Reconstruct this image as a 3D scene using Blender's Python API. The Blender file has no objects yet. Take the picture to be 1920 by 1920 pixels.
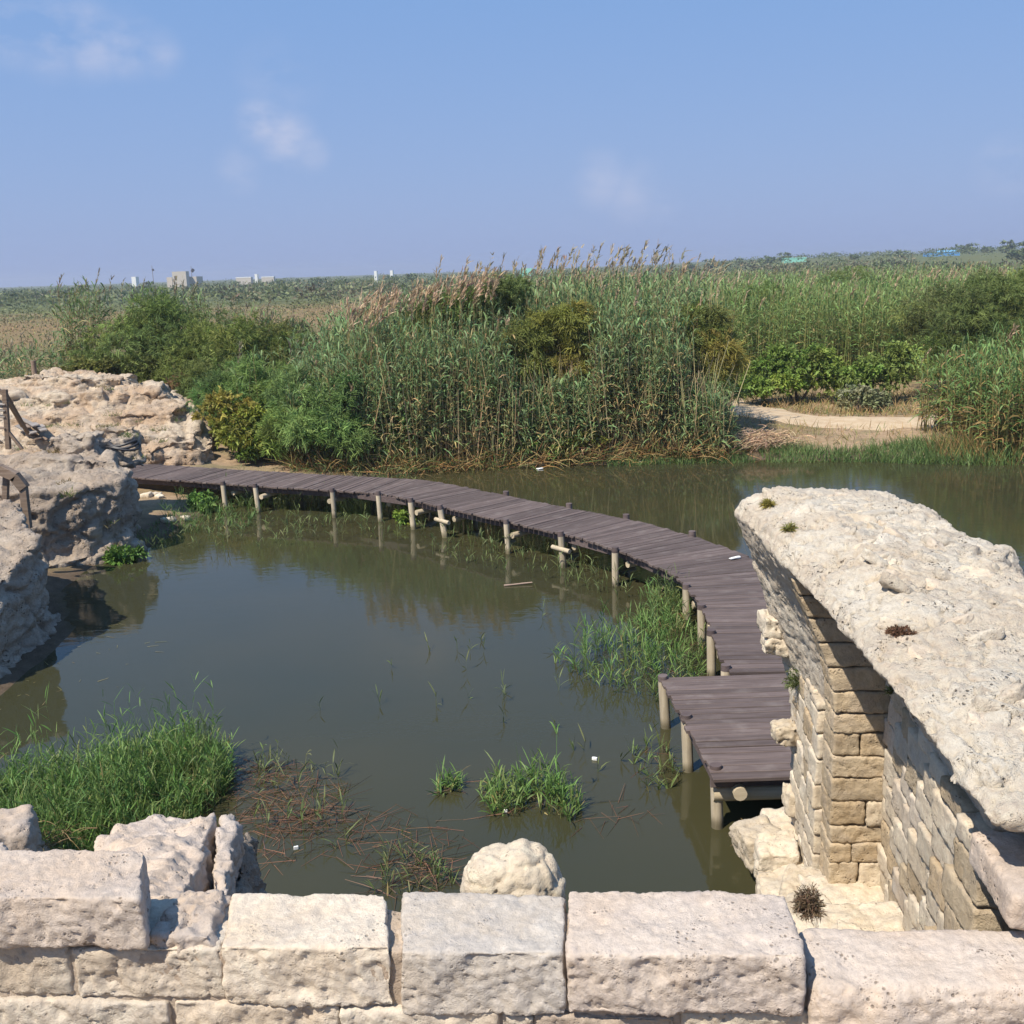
import bpy, bmesh, math, random
import numpy as np
from mathutils import Vector, Matrix
random.seed(7)
RNG = np.random.default_rng(11)
SC = bpy.context.scene
COL = SC.collection
R = math.radians

# ------------------------------------------------------------------ camera
FPX, PITCH, ROLL, EYE = 1990.0, R(12.9), R(1.95), 5.0
_f = np.array([0, math.cos(PITCH), -math.sin(PITCH)])
_r0 = np.array([1.0, 0, 0]); _u0 = np.cross(_r0, _f)
_r = _r0*math.cos(ROLL) - _u0*math.sin(ROLL)
_u = _u0*math.cos(ROLL) + _r0*math.sin(ROLL)
cam_d = bpy.data.cameras.new('camera')
cam = bpy.data.objects.new('camera', cam_d); COL.objects.link(cam)
cam_d.sensor_width = 36; cam_d.lens = FPX/1920*36
cam_d.clip_start = 0.05; cam_d.clip_end = 20000
cam.matrix_world = Matrix(((_r[0], _u[0], -_f[0], 0), (_r[1], _u[1], -_f[1], 0), (_r[2], _u[2], -_f[2], EYE), (0, 0, 0, 1)))
SC.camera = cam

def at(x, y, z=0.0):
    """ground point seen at photo pixel x, y on the level z"""
    d = _f + _r*(x-960)/FPX - _u*(y-960)/FPX
    t = (z-EYE)/d[2]
    return np.array([d[0]*t, d[1]*t, z])
def atY(x, y, Y):
    d = _f + _r*(x-960)/FPX - _u*(y-960)/FPX
    t = Y/d[1]
    return np.array([d[0]*t, Y, EYE+d[2]*t])

# axes of the ruin: U runs away from the viewer along the vault, V across it
AZ = R(4.2)
U = np.array([math.sin(AZ), math.cos(AZ), 0]); V = np.array([math.cos(AZ), -math.sin(AZ), 0]); Zv = np.array([0, 0, 1.0])
def uvz(v, u, z): return V*v + U*u + Zv*z

# ------------------------------------------------------------------ light, sky, exposure
L = V*1.0 + U*1.15 - Zv*2.1
L /= np.linalg.norm(L)
sun_d = bpy.data.lights.new('sun', 'SUN'); sun_d.energy = 4.3; sun_d.angle = R(0.5); sun_d.color = (1.0, 0.91, 0.77)
sun = bpy.data.objects.new('sun', sun_d); COL.objects.link(sun)
sun.rotation_euler = Vector(L).to_track_quat('-Z', 'Y').to_euler()
W = bpy.data.worlds.new('World'); SC.world = W; W.use_nodes = True
wn, wl = W.node_tree.nodes, W.node_tree.links
wn.clear()
wo = wn.new('ShaderNodeOutputWorld'); bg = wn.new('ShaderNodeBackground'); bg.inputs[1].default_value = 0.1
sky = wn.new('ShaderNodeTexSky'); sky.sky_type = 'NISHITA'; sky.sun_disc = False
sky.sun_elevation = math.asin(-L[2]); sky.sun_rotation = math.atan2(-L[0], -L[1])
sky.air_density = 1.3; sky.dust_density = 1.6; sky.ozone_density = 4.0; sky.altitude = 10
def wmath(op, a, b=None, clamp=False):
    n = wn.new('ShaderNodeMath'); n.operation = op; n.use_clamp = clamp
    for i, s in enumerate((a, b)):
        if s is None: continue
        if isinstance(s, (int, float)): n.inputs[i].default_value = s
        else: wl.new(s, n.inputs[i])
    return n.outputs[0]
def wmix(fac, a, b, mode='MIX'):
    n = wn.new('ShaderNodeMix'); n.data_type = 'RGBA'; n.blend_type = mode
    for i, s in ((0, fac), (6, a), (7, b)):
        if isinstance(s, (int, float)): n.inputs[i].default_value = s
        elif isinstance(s, tuple): n.inputs[i].default_value = (*s, 1)
        else: wl.new(s, n.inputs[i])
    return n.outputs[2]
tc = wn.new('ShaderNodeTexCoord')
sep = wn.new('ShaderNodeSeparateXYZ'); wl.new(tc.outputs['Generated'], sep.inputs[0])
# summer haze: the clear-sky model blended with the even lavender blue of hazy air
elev = wmath('POWER', wmath('MAXIMUM', sep.outputs[2], 0.0), 0.75)
hz = wn.new('ShaderNodeMapRange'); wl.new(elev, hz.inputs[0]); hz.inputs[1].default_value = 0.0; hz.inputs[2].default_value = 0.48
SKY_LOW, SKY_HIGH = (2.22, 2.85, 4.75), (1.06, 2.36, 4.8)
air = wmix(hz.outputs[0], SKY_LOW, SKY_HIGH)
col = wmix(0.88, sky.outputs[0], air)
# thin summer clouds: soft noise inside a few patches of sky
noi = wn.new('ShaderNodeTexNoise'); noi.inputs['Scale'].default_value = 15.0; noi.inputs['Detail'].default_value = 7; noi.inputs['Roughness'].default_value = 0.55
wmap = wn.new('ShaderNodeMapping'); wmap.inputs['Scale'].default_value = (1, 1, 1.8)
wl.new(tc.outputs['Generated'], wmap.inputs[0]); wl.new(wmap.outputs[0], noi.inputs['Vector'])
def sky_dir(x, y):
    d = _f + _r*(x-960)/FPX - _u*(y-960)/FPX
    return d/np.linalg.norm(d)
mask = None
CLOUDS = [(25, 62, .024, .85), (90, 68, .028, 1.0), (165, 72, .028, .95), (235, 82, .024, .8), (295, 98, .018, .6), (495, 232, .021, 1.0), (535, 262, .024, .95), (580, 285, .016, .6), (450, 318, .018, .5), (520, 150, .03, .35), (1130, 338, .024, .5), (1190, 362, .026, .45), (1240, 375, .018, .3), (1885, 312, .022, .5), (1500, -300, .06, .8), (700, -260, .05, .8), (-300, 200, .05, .7), (2300, 150, .06, .7)]
for (x, y, rad, amt) in CLOUDS:
    d = sky_dir(x, y)
    vs = wn.new('ShaderNodeVectorMath'); vs.operation = 'DISTANCE'; wl.new(tc.outputs['Generated'], vs.inputs[0]); vs.inputs[1].default_value = d
    mr = wn.new('ShaderNodeMapRange'); mr.interpolation_type = 'SMOOTHSTEP'; wl.new(vs.outputs['Value'], mr.inputs[0])
    mr.inputs[1].default_value = rad*1.5; mr.inputs[2].default_value = 0.0; mr.inputs[3].default_value = 0.0; mr.inputs[4].default_value = amt
    mask = mr.outputs[0] if mask is None else wmath('MAXIMUM', mask, mr.outputs[0])
dens = wmath('MULTIPLY', mask, wmath('MULTIPLY', wmath('SUBTRACT', noi.outputs[0], 0.36), 3.4, True), True)
col = wmix(wmath('MULTIPLY', dens, 0.66), col, (4.5, 4.5, 5.4))
wl.new(col, bg.inputs[0]); wl.new(bg.outputs[0], wo.inputs[0])
SC.view_settings.view_transform = 'Standard'; SC.view_settings.look = 'None'
SC.view_settings.exposure = 0.6; SC.view_settings.gamma = 1.0; SC.view_settings.use_curve_mapping = False
SC.render.engine = 'CYCLES'
SC.cycles.max_bounces = 6; SC.cycles.diffuse_bounces = 3; SC.cycles.glossy_bounces = 3; SC.cycles.transmission_bounces = 2; SC.cycles.transparent_max_bounces = 4
SC.cycles.use_denoising = True

# ------------------------------------------------------------------ noise (numpy)
_perm = np.random.default_rng(3).permutation(256).astype(np.int32); _perm = np.concatenate([_perm, _perm, _perm])
_g = np.random.default_rng(5).normal(size=(256, 3)); _g /= np.linalg.norm(_g, axis=1)[:, None]; _g = (_g*1.4).astype(np.float32)
def perlin(P):
    P = np.asarray(P, dtype=np.float32)
    i = np.floor(P).astype(np.int32); f = P - i; i &= 255
    w = f*f*f*(f*(f*6-15)+10)
    out = 0
    for dx in (0, 1):
        wx = w[:, 0] if dx else 1-w[:, 0]
        a = _perm[i[:, 0]+dx]
        for dy in (0, 1):
            wy = w[:, 1] if dy else 1-w[:, 1]
            b = _perm[a+i[:, 1]+dy]
            for dz in (0, 1):
                wz = w[:, 2] if dz else 1-w[:, 2]
                g = _g[_perm[b+i[:, 2]+dz]]
                out = out + wx*wy*wz*(g[:, 0]*(f[:, 0]-dx)+g[:, 1]*(f[:, 1]-dy)+g[:, 2]*(f[:, 2]-dz))
    return out
def fbm(P, octv=4, gain=0.5):
    P = np.asarray(P, dtype=np.float32); s = 0; a = 1.0
    for k in range(octv):
        s = s + a*perlin(P*(2.0**k)+17.3*k); a *= gain
    return s
def ridge(P, octv=3):
    P = np.asarray(P, dtype=np.float32); s = 0; a = 1.0
    for k in range(octv):
        s = s + a*(1-2*np.abs(perlin(P*(2.0**k)+9.1*k))); a *= 0.5
    return s
_wo = np.random.default_rng(9).uniform(0.08, 0.92, (256, 3)).astype(np.float32); _wh = np.random.default_rng(10).uniform(-1, 1, 256).astype(np.float32)
def worley(P):
    """cell pattern: gap to the nearest joint, and a value of its own for each cell"""
    P = np.asarray(P, dtype=np.float32); i0 = np.floor(P).astype(np.int32); f1 = np.full(len(P), 9., np.float32); f2 = f1.copy(); hid = np.zeros(len(P), np.int32)
    for dx in (-1, 0, 1):
        for dy in (-1, 0, 1):
            for dz in (-1, 0, 1):
                c = i0+np.array([dx, dy, dz], np.int32); h = _perm[_perm[_perm[c[:, 0] & 255]+(c[:, 1] & 255)]+(c[:, 2] & 255)]
                d = np.linalg.norm(c+_wo[h]-P, axis=1); nw = d < f1
                f2 = np.where(nw, f1, np.minimum(f2, d)); f1 = np.where(nw, d, f1); hid = np.where(nw, h, hid)
    return f2-f1, _wh[hid]
def smooth(x, a, b):
    t = np.clip((x-a)/(b-a), 0, 1); return t*t*(3-2*t)

# ------------------------------------------------------------------ object helpers
def tag(o, label=None, cat=None, group=None, kind=None):
    if label: o['label'] = label
    if cat: o['category'] = cat
    if group: o['group'] = group
    if kind: o['kind'] = kind
    return o
def link(name, me, mat=None, parent=None, loc=None):
    o = bpy.data.objects.new(name, me); COL.objects.link(o)
    if mat is not None: me.materials.append(mat)
    if loc is not None: o.location = loc
    if parent is not None: o.parent = parent
    return o
def thing(name, label, cat, loc=(0, 0, 0), rz=0, group=None):
    o = bpy.data.objects.new(name, None); COL.objects.link(o)
    o.empty_display_size = 0.1
    o.location = loc; o.rotation_euler = (0, 0, rz)
    return tag(o, label, cat, group)
def mesh_np(name, verts, quads, tint=None, smooth_shade=False):
    me = bpy.data.meshes.new(name)
    verts = np.ascontiguousarray(verts, dtype=np.float32).reshape(-1, 3); quads = np.ascontiguousarray(quads, dtype=np.int32)
    k = quads.shape[1]; n = len(quads)
    me.vertices.add(len(verts)); me.vertices.foreach_set('co', verts.ravel())
    me.loops.add(n*k); me.loops.foreach_set('vertex_index', quads.ravel())
    me.polygons.add(n); me.polygons.foreach_set('loop_start', np.arange(n, dtype=np.int32)*k)
    me.polygons.foreach_set('loop_total', np.full(n, k, dtype=np.int32))
    if smooth_shade: me.polygons.foreach_set('use_smooth', np.ones(n, dtype=bool))
    if tint is not None:
        at_ = me.color_attributes.new('tint', 'FLOAT_COLOR', 'POINT')
        c = np.ones((len(verts), 4), dtype=np.float32); c[:, :3] = tint
        at_.data.foreach_set('color', c.ravel())
    me.update(calc_edges=True)
    return me
class Leaves:
    """collects ribbons (leaves, stems, blades) of one mesh"""
    def __init__(s): s.v = []; s.q = []; s.c = []; s.n = 0
    def add(s, P, A, S, Ln, Wd, droop, n, prof, col, down=(0, 0, -1.0), col2=None):
        P = np.asarray(P, float); N = len(P)
        if N == 0: return
        Ln = np.broadcast_to(np.asarray(Ln, float), (N,)); Wd = np.broadcast_to(np.asarray(Wd, float), (N,)); droop = np.broadcast_to(np.asarray(droop, float), (N,))
        t = np.linspace(0, 1, n+1)
        c = P[:, None, :] + A[:, None, :]*(Ln[:, None]*t)[:, :, None] + np.asarray(down)[None, None, :]*((droop*Ln)[:, None]*t*t)[:, :, None]
        w = (Wd[:, None]*np.array([prof(x) for x in t]))[:, :, None]*S[:, None, :]*0.5
        vv = np.stack([c-w, c+w], axis=2)          # N, n+1, 2, 3
        base = s.n + np.arange(N)[:, None]*(2*(n+1)) + np.arange(n)[None, :]*2
        q = np.stack([base, base+1, base+3, base+2], axis=2).reshape(-1, 4)
        col = np.broadcast_to(np.asarray(col, float), (N, 3))
        if col2 is None: cc = np.repeat(col, 2*(n+1), axis=0)
        else:
            col2 = np.broadcast_to(np.asarray(col2, float), (N, 3))
            cc = (col[:, None, :]*(1-t)[None, :, None] + col2[:, None, :]*t[None, :, None])
            cc = np.repeat(cc, 2, axis=1).reshape(-1, 3)
        s.v.append(vv.reshape(-1, 3)); s.q.append(q); s.c.append(cc); s.n += N*2*(n+1)
    def mesh(s, name):
        return mesh_np(name, np.concatenate(s.v), np.concatenate(s.q), np.concatenate(s.c))
def unit(a): return a/np.maximum(np.linalg.norm(a, axis=-1, keepdims=True), 1e-9)
def randdir(n, zlo=-1, zhi=1):
    z = RNG.uniform(zlo, zhi, n); a = RNG.uniform(0, 2*np.pi, n); r = np.sqrt(np.maximum(0, 1-z*z))
    return np.stack([r*np.cos(a), r*np.sin(a), z], 1)
def side_of(A, n):
    k = randdir(n); return unit(np.cross(A, k))
BLADE = lambda t: (1.0 if t < 0.01 else 1.15 - 1.05*t) if t > 0 else 0.6
EVEN = lambda t: 1.0 - 0.55*t
LEAF = lambda t: max(0.08, math.sin(math.pi*min(1, 0.12+0.9*t)))
def jcol(c, n, j=0.18, hue=0.06):
    k = np.clip(RNG.normal(1, j, (n, 1)), 0.45, 1.7); h = RNG.normal(1, hue, (n, 3)); return np.asarray(c)[None, :]*k*h

# ------------------------------------------------------------------ materials
def newmat(name):
    m = bpy.data.materials.new(name); m.use_nodes = True
    nt = m.node_tree; nt.nodes.clear(); out = nt.nodes.new('ShaderNodeOutputMaterial')
    return m, nt, out
class G:
    def __init__(s, nt): s.nt = nt
    def put(s, inp, v):
        if v is None: return
        if isinstance(v, (int, float)): inp.default_value = v
        elif isinstance(v, tuple): inp.default_value = (*v, 1) if (len(v) == 3 and len(inp.default_value) == 4) else v
        else: s.nt.links.new(v, inp)
    def node(s, t, outi=0, ins=None, **kw):
        n = s.nt.nodes.new(t)
        for k, v in kw.items(): setattr(n, k, v)
        for k, v in (ins or {}).items(): s.put(n.inputs[k], v)
        return n.outputs[outi]
    def math(s, op, a, b=None, clamp=False): return s.node('ShaderNodeMath', 0, {0: a, 1: b}, operation=op, use_clamp=clamp)
    def mix(s, f, a, b, mode='MIX'): return s.node('ShaderNodeMix', 2, {0: f, 6: a, 7: b}, data_type='RGBA', blend_type=mode)
    def noise(s, vec, scale, detail=4, rough=0.5, dist=0.0, out=0): return s.node('ShaderNodeTexNoise', out, {'Vector': vec, 'Scale': scale, 'Detail': detail, 'Roughness': rough, 'Distortion': dist})
    def vor(s, vec, scale, feat='F1', out=0): return s.node('ShaderNodeTexVoronoi', out, {'Vector': vec, 'Scale': scale}, feature=feat)
    def rng(s, v, a, b, c=0.0, d=1.0, sm=True): return s.node('ShaderNodeMapRange', 0, {0: v, 1: a, 2: b, 3: c, 4: d}, interpolation_type='SMOOTHSTEP' if sm else 'LINEAR')
def leaf_mat(name, rough=0.55, trans=0.32, spec=0.3):
    m, nt, out = newmat(name); g = G(nt)
    a = g.node('ShaderNodeVectorMath', 0, {0: g.node('ShaderNodeAttribute', 0, attribute_name='tint'), 1: (1.14, 1.20, 1.06)}, operation='MULTIPLY')
    bs = nt.nodes.new('ShaderNodeBsdfPrincipled'); g.put(bs.inputs['Base Color'], a); bs.inputs['Roughness'].default_value = rough
    bs.inputs['Specular IOR Level'].default_value = spec
    tr = nt.nodes.new('ShaderNodeBsdfTranslucent'); g.put(tr.inputs[0], a)
    mx = nt.nodes.new('ShaderNodeMixShader'); mx.inputs[0].default_value = trans
    nt.links.new(bs.outputs[0], mx.inputs[1]); nt.links.new(tr.outputs[0], mx.inputs[2]); nt.links.new(mx.outputs[0], out.inputs[0])
    return m
def stone_mat(name, pale, warm, grey, pit=0.6, bump=0.5, scale=1.0, strata=0.0, pitcol=(0.10, 0.075, 0.055), greyamt=0.55):
    """porous kurkar limestone: cream body, warm and grey weathering patches, dark pores"""
    m, nt, out = newmat(name); g = G(nt)
    co = g.node('ShaderNodeTexCoord', 3)
    rnd = g.node('ShaderNodeObjectInfo', 5)
    off = g.node('ShaderNodeCombineXYZ', 0, {0: g.math('MULTIPLY', rnd, 31.0), 1: g.math('MULTIPLY', rnd, 17.0), 2: 0.0})
    vec = g.node('ShaderNodeVectorMath', 0, {0: co, 1: off}, operation='ADD')
    n1 = g.noise(vec, 1.7*scale, 5, 0.6); n2 = g.noise(vec, 4.5*scale, 7, 0.65, 0.6); n3 = g.noise(vec, 26*scale, 6, 0.7)
    sv = g.node('ShaderNodeVectorMath', 0, {0: vec, 1: (1.0, 1.0, 5.0)}, operation='MULTIPLY')
    n4 = g.noise(sv, 3.0*scale, 6, 0.65, 0.8)
    c = g.mix(g.rng(n1, 0.38, 0.62), pale, warm)
    c = g.mix(g.math('MULTIPLY', g.rng(n2, 0.46, 0.66), greyamt), c, grey)
    c = g.mix(g.math('MULTIPLY', g.rng(n4, 0.55, 0.72), 0.35*strata+0.08), c, pitcol)
    c = g.mix(0.45, c, g.node('ShaderNodeValToRGB', 0, {0: n3}), 'OVERLAY')
    v1 = g.vor(vec, 34*scale); v2 = g.vor(vec, 85*scale)
    pm = g.rng(g.noise(vec, 7*scale, 3, 0.6), 0.50, 0.66)
    p1 = g.math('MULTIPLY', g.rng(v1, 0.30, 0.12), pm); p2 = g.math('MULTIPLY', g.rng(v2, 0.30, 0.12), g.math('ADD', g.math('MULTIPLY', pm, 0.6), 0.08))
    pits = g.math('MAXIMUM', p1, p2)
    c = g.mix(g.math('MULTIPLY', pits, pit), c, pitcol)
    tone = g.rng(rnd, 0.0, 1.0, 0.88, 1.10, False)
    c = g.node('ShaderNodeVectorMath', 0, {0: c, 1: g.node('ShaderNodeCombineXYZ', 0, {0: tone, 1: tone, 2: tone})}, operation='MULTIPLY')
    h = g.math('ADD', g.math('MULTIPLY', n3, 0.7), g.math('MULTIPLY', g.noise(vec, 90*scale, 5, 0.75), 0.45))
    h = g.math('ADD', h, g.math('MULTIPLY', n2, 1.1))
    h = g.math('SUBTRACT', h, g.math('MULTIPLY', pits, 0.9))
    h = g.math('ADD', h, g.math('MULTIPLY', n4, 1.2*strata))
    bp = g.node('ShaderNodeBump', 0, {'Strength': bump, 'Distance': 0.035/scale, 'Height': h})
    bs = nt.nodes.new('ShaderNodeBsdfPrincipled'); g.put(bs.inputs['Base Color'], c); bs.inputs['Roughness'].default_value = 0.92
    bs.inputs['Specular IOR Level'].default_value = 0.15; g.put(bs.inputs['Normal'], bp)
    nt.links.new(bs.outputs[0], out.inputs[0])
    return m
def wood_mat(name, a, b, grain=(2.0, 30.0, 30.0), bump=0.35, rough=0.75, wear=(0.3, 0.27, 0.25), wearamt=0.2, tide=False):
    m, nt, out = newmat(name); g = G(nt)
    co = g.node('ShaderNodeTexCoord', 3); rnd = g.node('ShaderNodeObjectInfo', 5)
    off = g.node('ShaderNodeCombineXYZ', 0, {0: g.math('MULTIPLY', rnd, 23.0), 1: g.math('MULTIPLY', rnd, 7.0), 2: g.math('MULTIPLY', rnd, 3.0)})
    v0 = g.node('ShaderNodeVectorMath', 0, {0: co, 1: off}, operation='ADD')
    v = g.node('ShaderNodeVectorMath', 0, {0: v0, 1: grain}, operation='MULTIPLY')
    n = g.noise(v, 1.0, 6, 0.65, 0.4); n2 = g.noise(v0, 3.0, 4, 0.6)
    c = g.mix(g.rng(n, 0.3, 0.7), a, b)
    c = g.mix(g.math('MULTIPLY', g.rng(n2, 0.5, 0.72), wearamt), c, wear)
    if tide:   # damp, algae-stained foot up to the highest water mark
        zz = g.node('ShaderNodeSeparateXYZ', 2, {0: co}); zz = g.math('ADD', zz, g.math('MULTIPLY', n2, 0.12))
        c = g.mix(g.rng(zz, 0.20, 0.08, 0.0, 0.8), c, (0.10, 0.085, 0.045))
    tone = g.rng(rnd, 0.0, 1.0, 0.78, 1.22, False)
    c = g.node('ShaderNodeVectorMath', 0, {0: c, 1: g.node('ShaderNodeCombineXYZ', 0, {0: tone, 1: tone, 2: tone})}, operation='MULTIPLY')
    bp = g.node('ShaderNodeBump', 0, {'Strength': bump, 'Distance': 0.006, 'Height': n})
    bs = nt.nodes.new('ShaderNodeBsdfPrincipled'); g.put(bs.inputs['Base Color'], c); bs.inputs['Roughness'].default_value = rough
    bs.inputs['Specular IOR Level'].default_value = 0.3; g.put(bs.inputs['Normal'], bp)
    nt.links.new(bs.outputs[0], out.inputs[0])
    return m
def plain_mat(name, c, rough=0.8, var=0.15, scale=6.0, metal=0.0):
    m, nt, out = newmat(name); g = G(nt)
    co = g.node('ShaderNodeTexCoord', 3)
    n = g.noise(co, scale, 5, 0.6)
    cc = g.mix(n, tuple(x*(1-var) for x in c), tuple(x*(1+var) for x in c))
    bs = nt.nodes.new('ShaderNodeBsdfPrincipled'); g.put(bs.inputs['Base Color'], cc); bs.inputs['Roughness'].default_value = rough; bs.inputs['Metallic'].default_value = metal
    nt.links.new(bs.outputs[0], out.inputs[0])
    return m
M = {}
M['leaf'] = leaf_mat('leaf'); M['dry'] = leaf_mat('dry_stalk', 0.8, 0.12, 0.15); M['feather'] = leaf_mat('feathery_leaf', 0.7, 0.3, 0.15)
M['wall'] = stone_mat('ashlar_limestone', (0.565, 0.495, 0.405), (0.52, 0.43, 0.33), (0.44, 0.39, 0.34))
M['wallgrey'] = stone_mat('grey_limestone', (0.46, 0.42, 0.375), (0.45, 0.39, 0.325), (0.40, 0.37, 0.345), pit=0.4)
M['pink'] = stone_mat('pinkish_limestone', (0.50, 0.43, 0.37), (0.49, 0.395, 0.315), (0.415, 0.36, 0.325), pit=0.7)
M['rubble'] = stone_mat('vault_rubble', (0.63, 0.57, 0.475), (0.56, 0.48, 0.38), (0.47, 0.425, 0.37), pit=0.85, bump=0.85, scale=0.9, greyamt=0.4)
M['gold'] = stone_mat('golden_limestone', (0.52, 0.425, 0.30), (0.48, 0.37, 0.24), (0.43, 0.355, 0.275), pit=0.6, bump=0.7)
M['cream'] = stone_mat('cream_limestone', (0.60, 0.525, 0.415), (0.555, 0.465, 0.345), (0.48, 0.42, 0.345), pit=0.55)
M['mortar'] = stone_mat('old_mortar', (0.44, 0.36, 0.28), (0.40, 0.31, 0.235), (0.36, 0.30, 0.25), pit=0.6)
M['bedrock'] = stone_mat('bedrock', (0.60, 0.505, 0.39), (0.50, 0.365, 0.25), (0.38, 0.31, 0.255), pit=0.8, bump=1.0, scale=0.5, strata=0.9)
M['rawrock'] = stone_mat('weathered_rock', (0.51, 0.435, 0.355), (0.43, 0.345, 0.27), (0.32, 0.27, 0.23), pit=0.8, bump=1.0, scale=0.5, strata=0.6)
M['deck'] = wood_mat('stained_deck_wood', (0.082, 0.061, 0.055), (0.135, 0.103, 0.095), wear=(0.20, 0.17, 0.155), wearamt=0.4)
M['decktop'] = wood_mat('stained_post_top', (0.085, 0.062, 0.06), (0.13, 0.10, 0.097))
M['post'] = wood_mat('bare_post_wood', (0.40, 0.335, 0.24), (0.56, 0.48, 0.36), grain=(25, 25, 2.0), wearamt=0.5, wear=(0.28, 0.24, 0.19), tide=True)
M['log'] = wood_mat('bare_log_wood', (0.42, 0.35, 0.24), (0.55, 0.465, 0.34), grain=(2, 25, 25))
M['greywood'] = wood_mat('weathered_grey_wood', (0.20, 0.175, 0.155), (0.33, 0.30, 0.275), grain=(2, 30, 30))
M['brownwood'] = wood_mat('brown_rail_wood', (0.15, 0.105, 0.075), (0.24, 0.18, 0.135), grain=(2, 25, 25))
M['black'] = plain_mat('black_plastic', (0.03, 0.03, 0.034), 0.45)
M['white'] = plain_mat('white_paint', (0.8, 0.8, 0.78), 0.7, 0.05)
M['concrete'] = plain_mat('far_concrete', (0.52, 0.47, 0.41), 0.9, 0.1, 1.0)
M['blue'] = plain_mat('blue_sheet', (0.10, 0.30, 0.62), 0.6, 0.08, 1.0)
M['bluelight'] = plain_mat('light_blue_roof', (0.25, 0.55, 0.75), 0.6, 0.08, 1.0)
M['mint'] = plain_mat('mint_sheet', (0.27, 0.62, 0.50), 0.6, 0.08, 1.0)
M['twig'] = plain_mat('dead_twig', (0.33, 0.24, 0.19), 0.9, 0.3, 9.0)
M['bark'] = plain_mat('bark', (0.14, 0.10, 0.075), 0.95, 0.3, 9.0)

# ------------------------------------------------------------------ ground, pond, path
SHORE = np.array([(-6.9, 10.2), (-6.4, 12.4), (-6.45, 14.6), (-7.5, 16.6), (-7.6, 18.4), (-7.15, 19.4), (-7.0, 20.6), (-7.0, 21.7), (-6.6, 22.6), (-6.3, 24.0), (-5.6, 25.6), (-3.46, 26.4), (-1.7, 26.8),
                  (.6, 27.0), (3.4, 27.1), (6.1, 26.9), (8.6, 26.5), (11.1, 25.6), (12.6, 25.0), (16, 24.2), (21, 23.6), (27, 21), (27, 12), (18, 7.5), (8, 6.0), (3.2, 5.2), (2.2, 4.1), (-2.5, 4.4), (-4.2, 6.5), (-5.6, 8.0)])
def poly_sd(P, poly):
    """signed distance to a closed polygon, negative inside"""
    d = np.full(len(P), 1e9); ins = np.zeros(len(P), bool)
    n = len(poly)
    for i in range(n):
        a, b = poly[i], poly[(i+1) % n]; e = b-a
        t = np.clip(((P-a)@e)/(e@e), 0, 1); d = np.minimum(d, np.linalg.norm(P-a-t[:, None]*e, axis=1))
        c = ((a[1] > P[:, 1]) != (b[1] > P[:, 1]))
        x = a[0]+(P[:, 1]-a[1])/(b[1]-a[1] if b[1] != a[1] else 1e-9)*e[0]
        ins ^= c & (P[:, 0] < x)
    return np.where(ins, -d, d)
def ground_z(P):
    P = np.asarray(P, float).reshape(-1, 2); x, y = P[:, 0], P[:, 1]
    q = np.stack([x, y, 0*x], 1)
    n1 = fbm(q*0.35, 3); n2 = fbm(q*1.7+5, 3)
    d = poly_sd(P, SHORE) + 0.35*n1 + 0.10*n2
    z = np.where(d < 0, -0.75*smooth(-d, 0, 2.2)-0.04, 0.34*(1-np.exp(-np.maximum(d, 0)/1.6)))
    far = np.maximum(0, y-40)
    z = z + np.where(d > 0, 0.10*n1*smooth(d, 0, 3), 0)
    # low rise on the left behind the rock, gentle swell far out
    z = z + 1.5*np.exp(-(((x+14)/6.0)**2+((y-34)/6.5)**2))*smooth(d, 0.3, 4)
    z = z + 0.25*smooth(far, 0, 120) + 1.5*smooth(y, 200, 900) + 0.004*np.maximum(0, x)*smooth(y, 150, 500)*1.0
    z = z+2.7*smooth(x-.15*y, 0, 60)*smooth(y, 230, 400)
    u = P@U[:2]; v = P@V[:2]
    t = smooth(u, 3.95, 3.6)*smooth(np.abs(v), 8.5, 5.5)*smooth(u, -9, -6)
    z = z*(1-t)+1.45*t
    return z
def axis(lo, hi, step, flo, fhi):
    a = list(np.arange(lo, hi+1e-6, step)); s = step
    x = hi
    while x < fhi: s *= 1.16; x += s; a.append(x)
    s = step; x = lo; b = []
    while x > flo: s *= 1.2; x -= s; b.append(x)
    return np.array(b[::-1]+a)
gx = axis(-20, 24, 0.22, -1600, 1600); gy = axis(-4, 46, 0.22, -150, 2400)
XX, YY = np.meshgrid(gx, gy); GP = np.stack([XX.ravel(), YY.ravel()], 1)
gz = ground_z(GP)
sd = poly_sd(GP, SHORE)
q3 = np.stack([GP[:, 0], GP[:, 1], 0*gz], 1)
g1 = fbm(q3*0.22+3, 4); g2 = fbm(q3*1.1+8, 3); gf = fbm(q3*np.array([0.010, 0.035, 1])+2, 3); gf2 = fbm(q3*np.array([0.006, 0.02, 1])+40, 3)
mud = np.array((0.115, 0.085, 0.06)); tan = np.array((0.34, 0.245, 0.16)); dry = np.array((0.215, 0.158, 0.085)); grn = np.array((0.085, 0.10, 0.045)); olive = np.array((0.13, 0.135, 0.065)); bed = np.array((0.075, 0.06, 0.028))
def mixc(a, b, t): return a*(1-t[:, None])+b*t[:, None]
tint = np.tile(tan, (len(GP), 1))
tint = mixc(tint, np.tile(dry, (len(GP), 1)), smooth(g1, -0.2, 0.3)*0.7)
tint = mixc(tint, np.tile(olive, (len(GP), 1)), smooth(g2, 0.05, 0.4)*0.5)
tint = mixc(tint, np.tile(mud, (len(GP), 1)), smooth(sd+0.4*g2, 1.0, 0.1))
tint = mixc(tint, np.tile(bed, (len(GP), 1)), smooth(sd, 0.05, -0.25))
fy = GP[:, 1]; fx = GP[:, 0]
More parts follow.
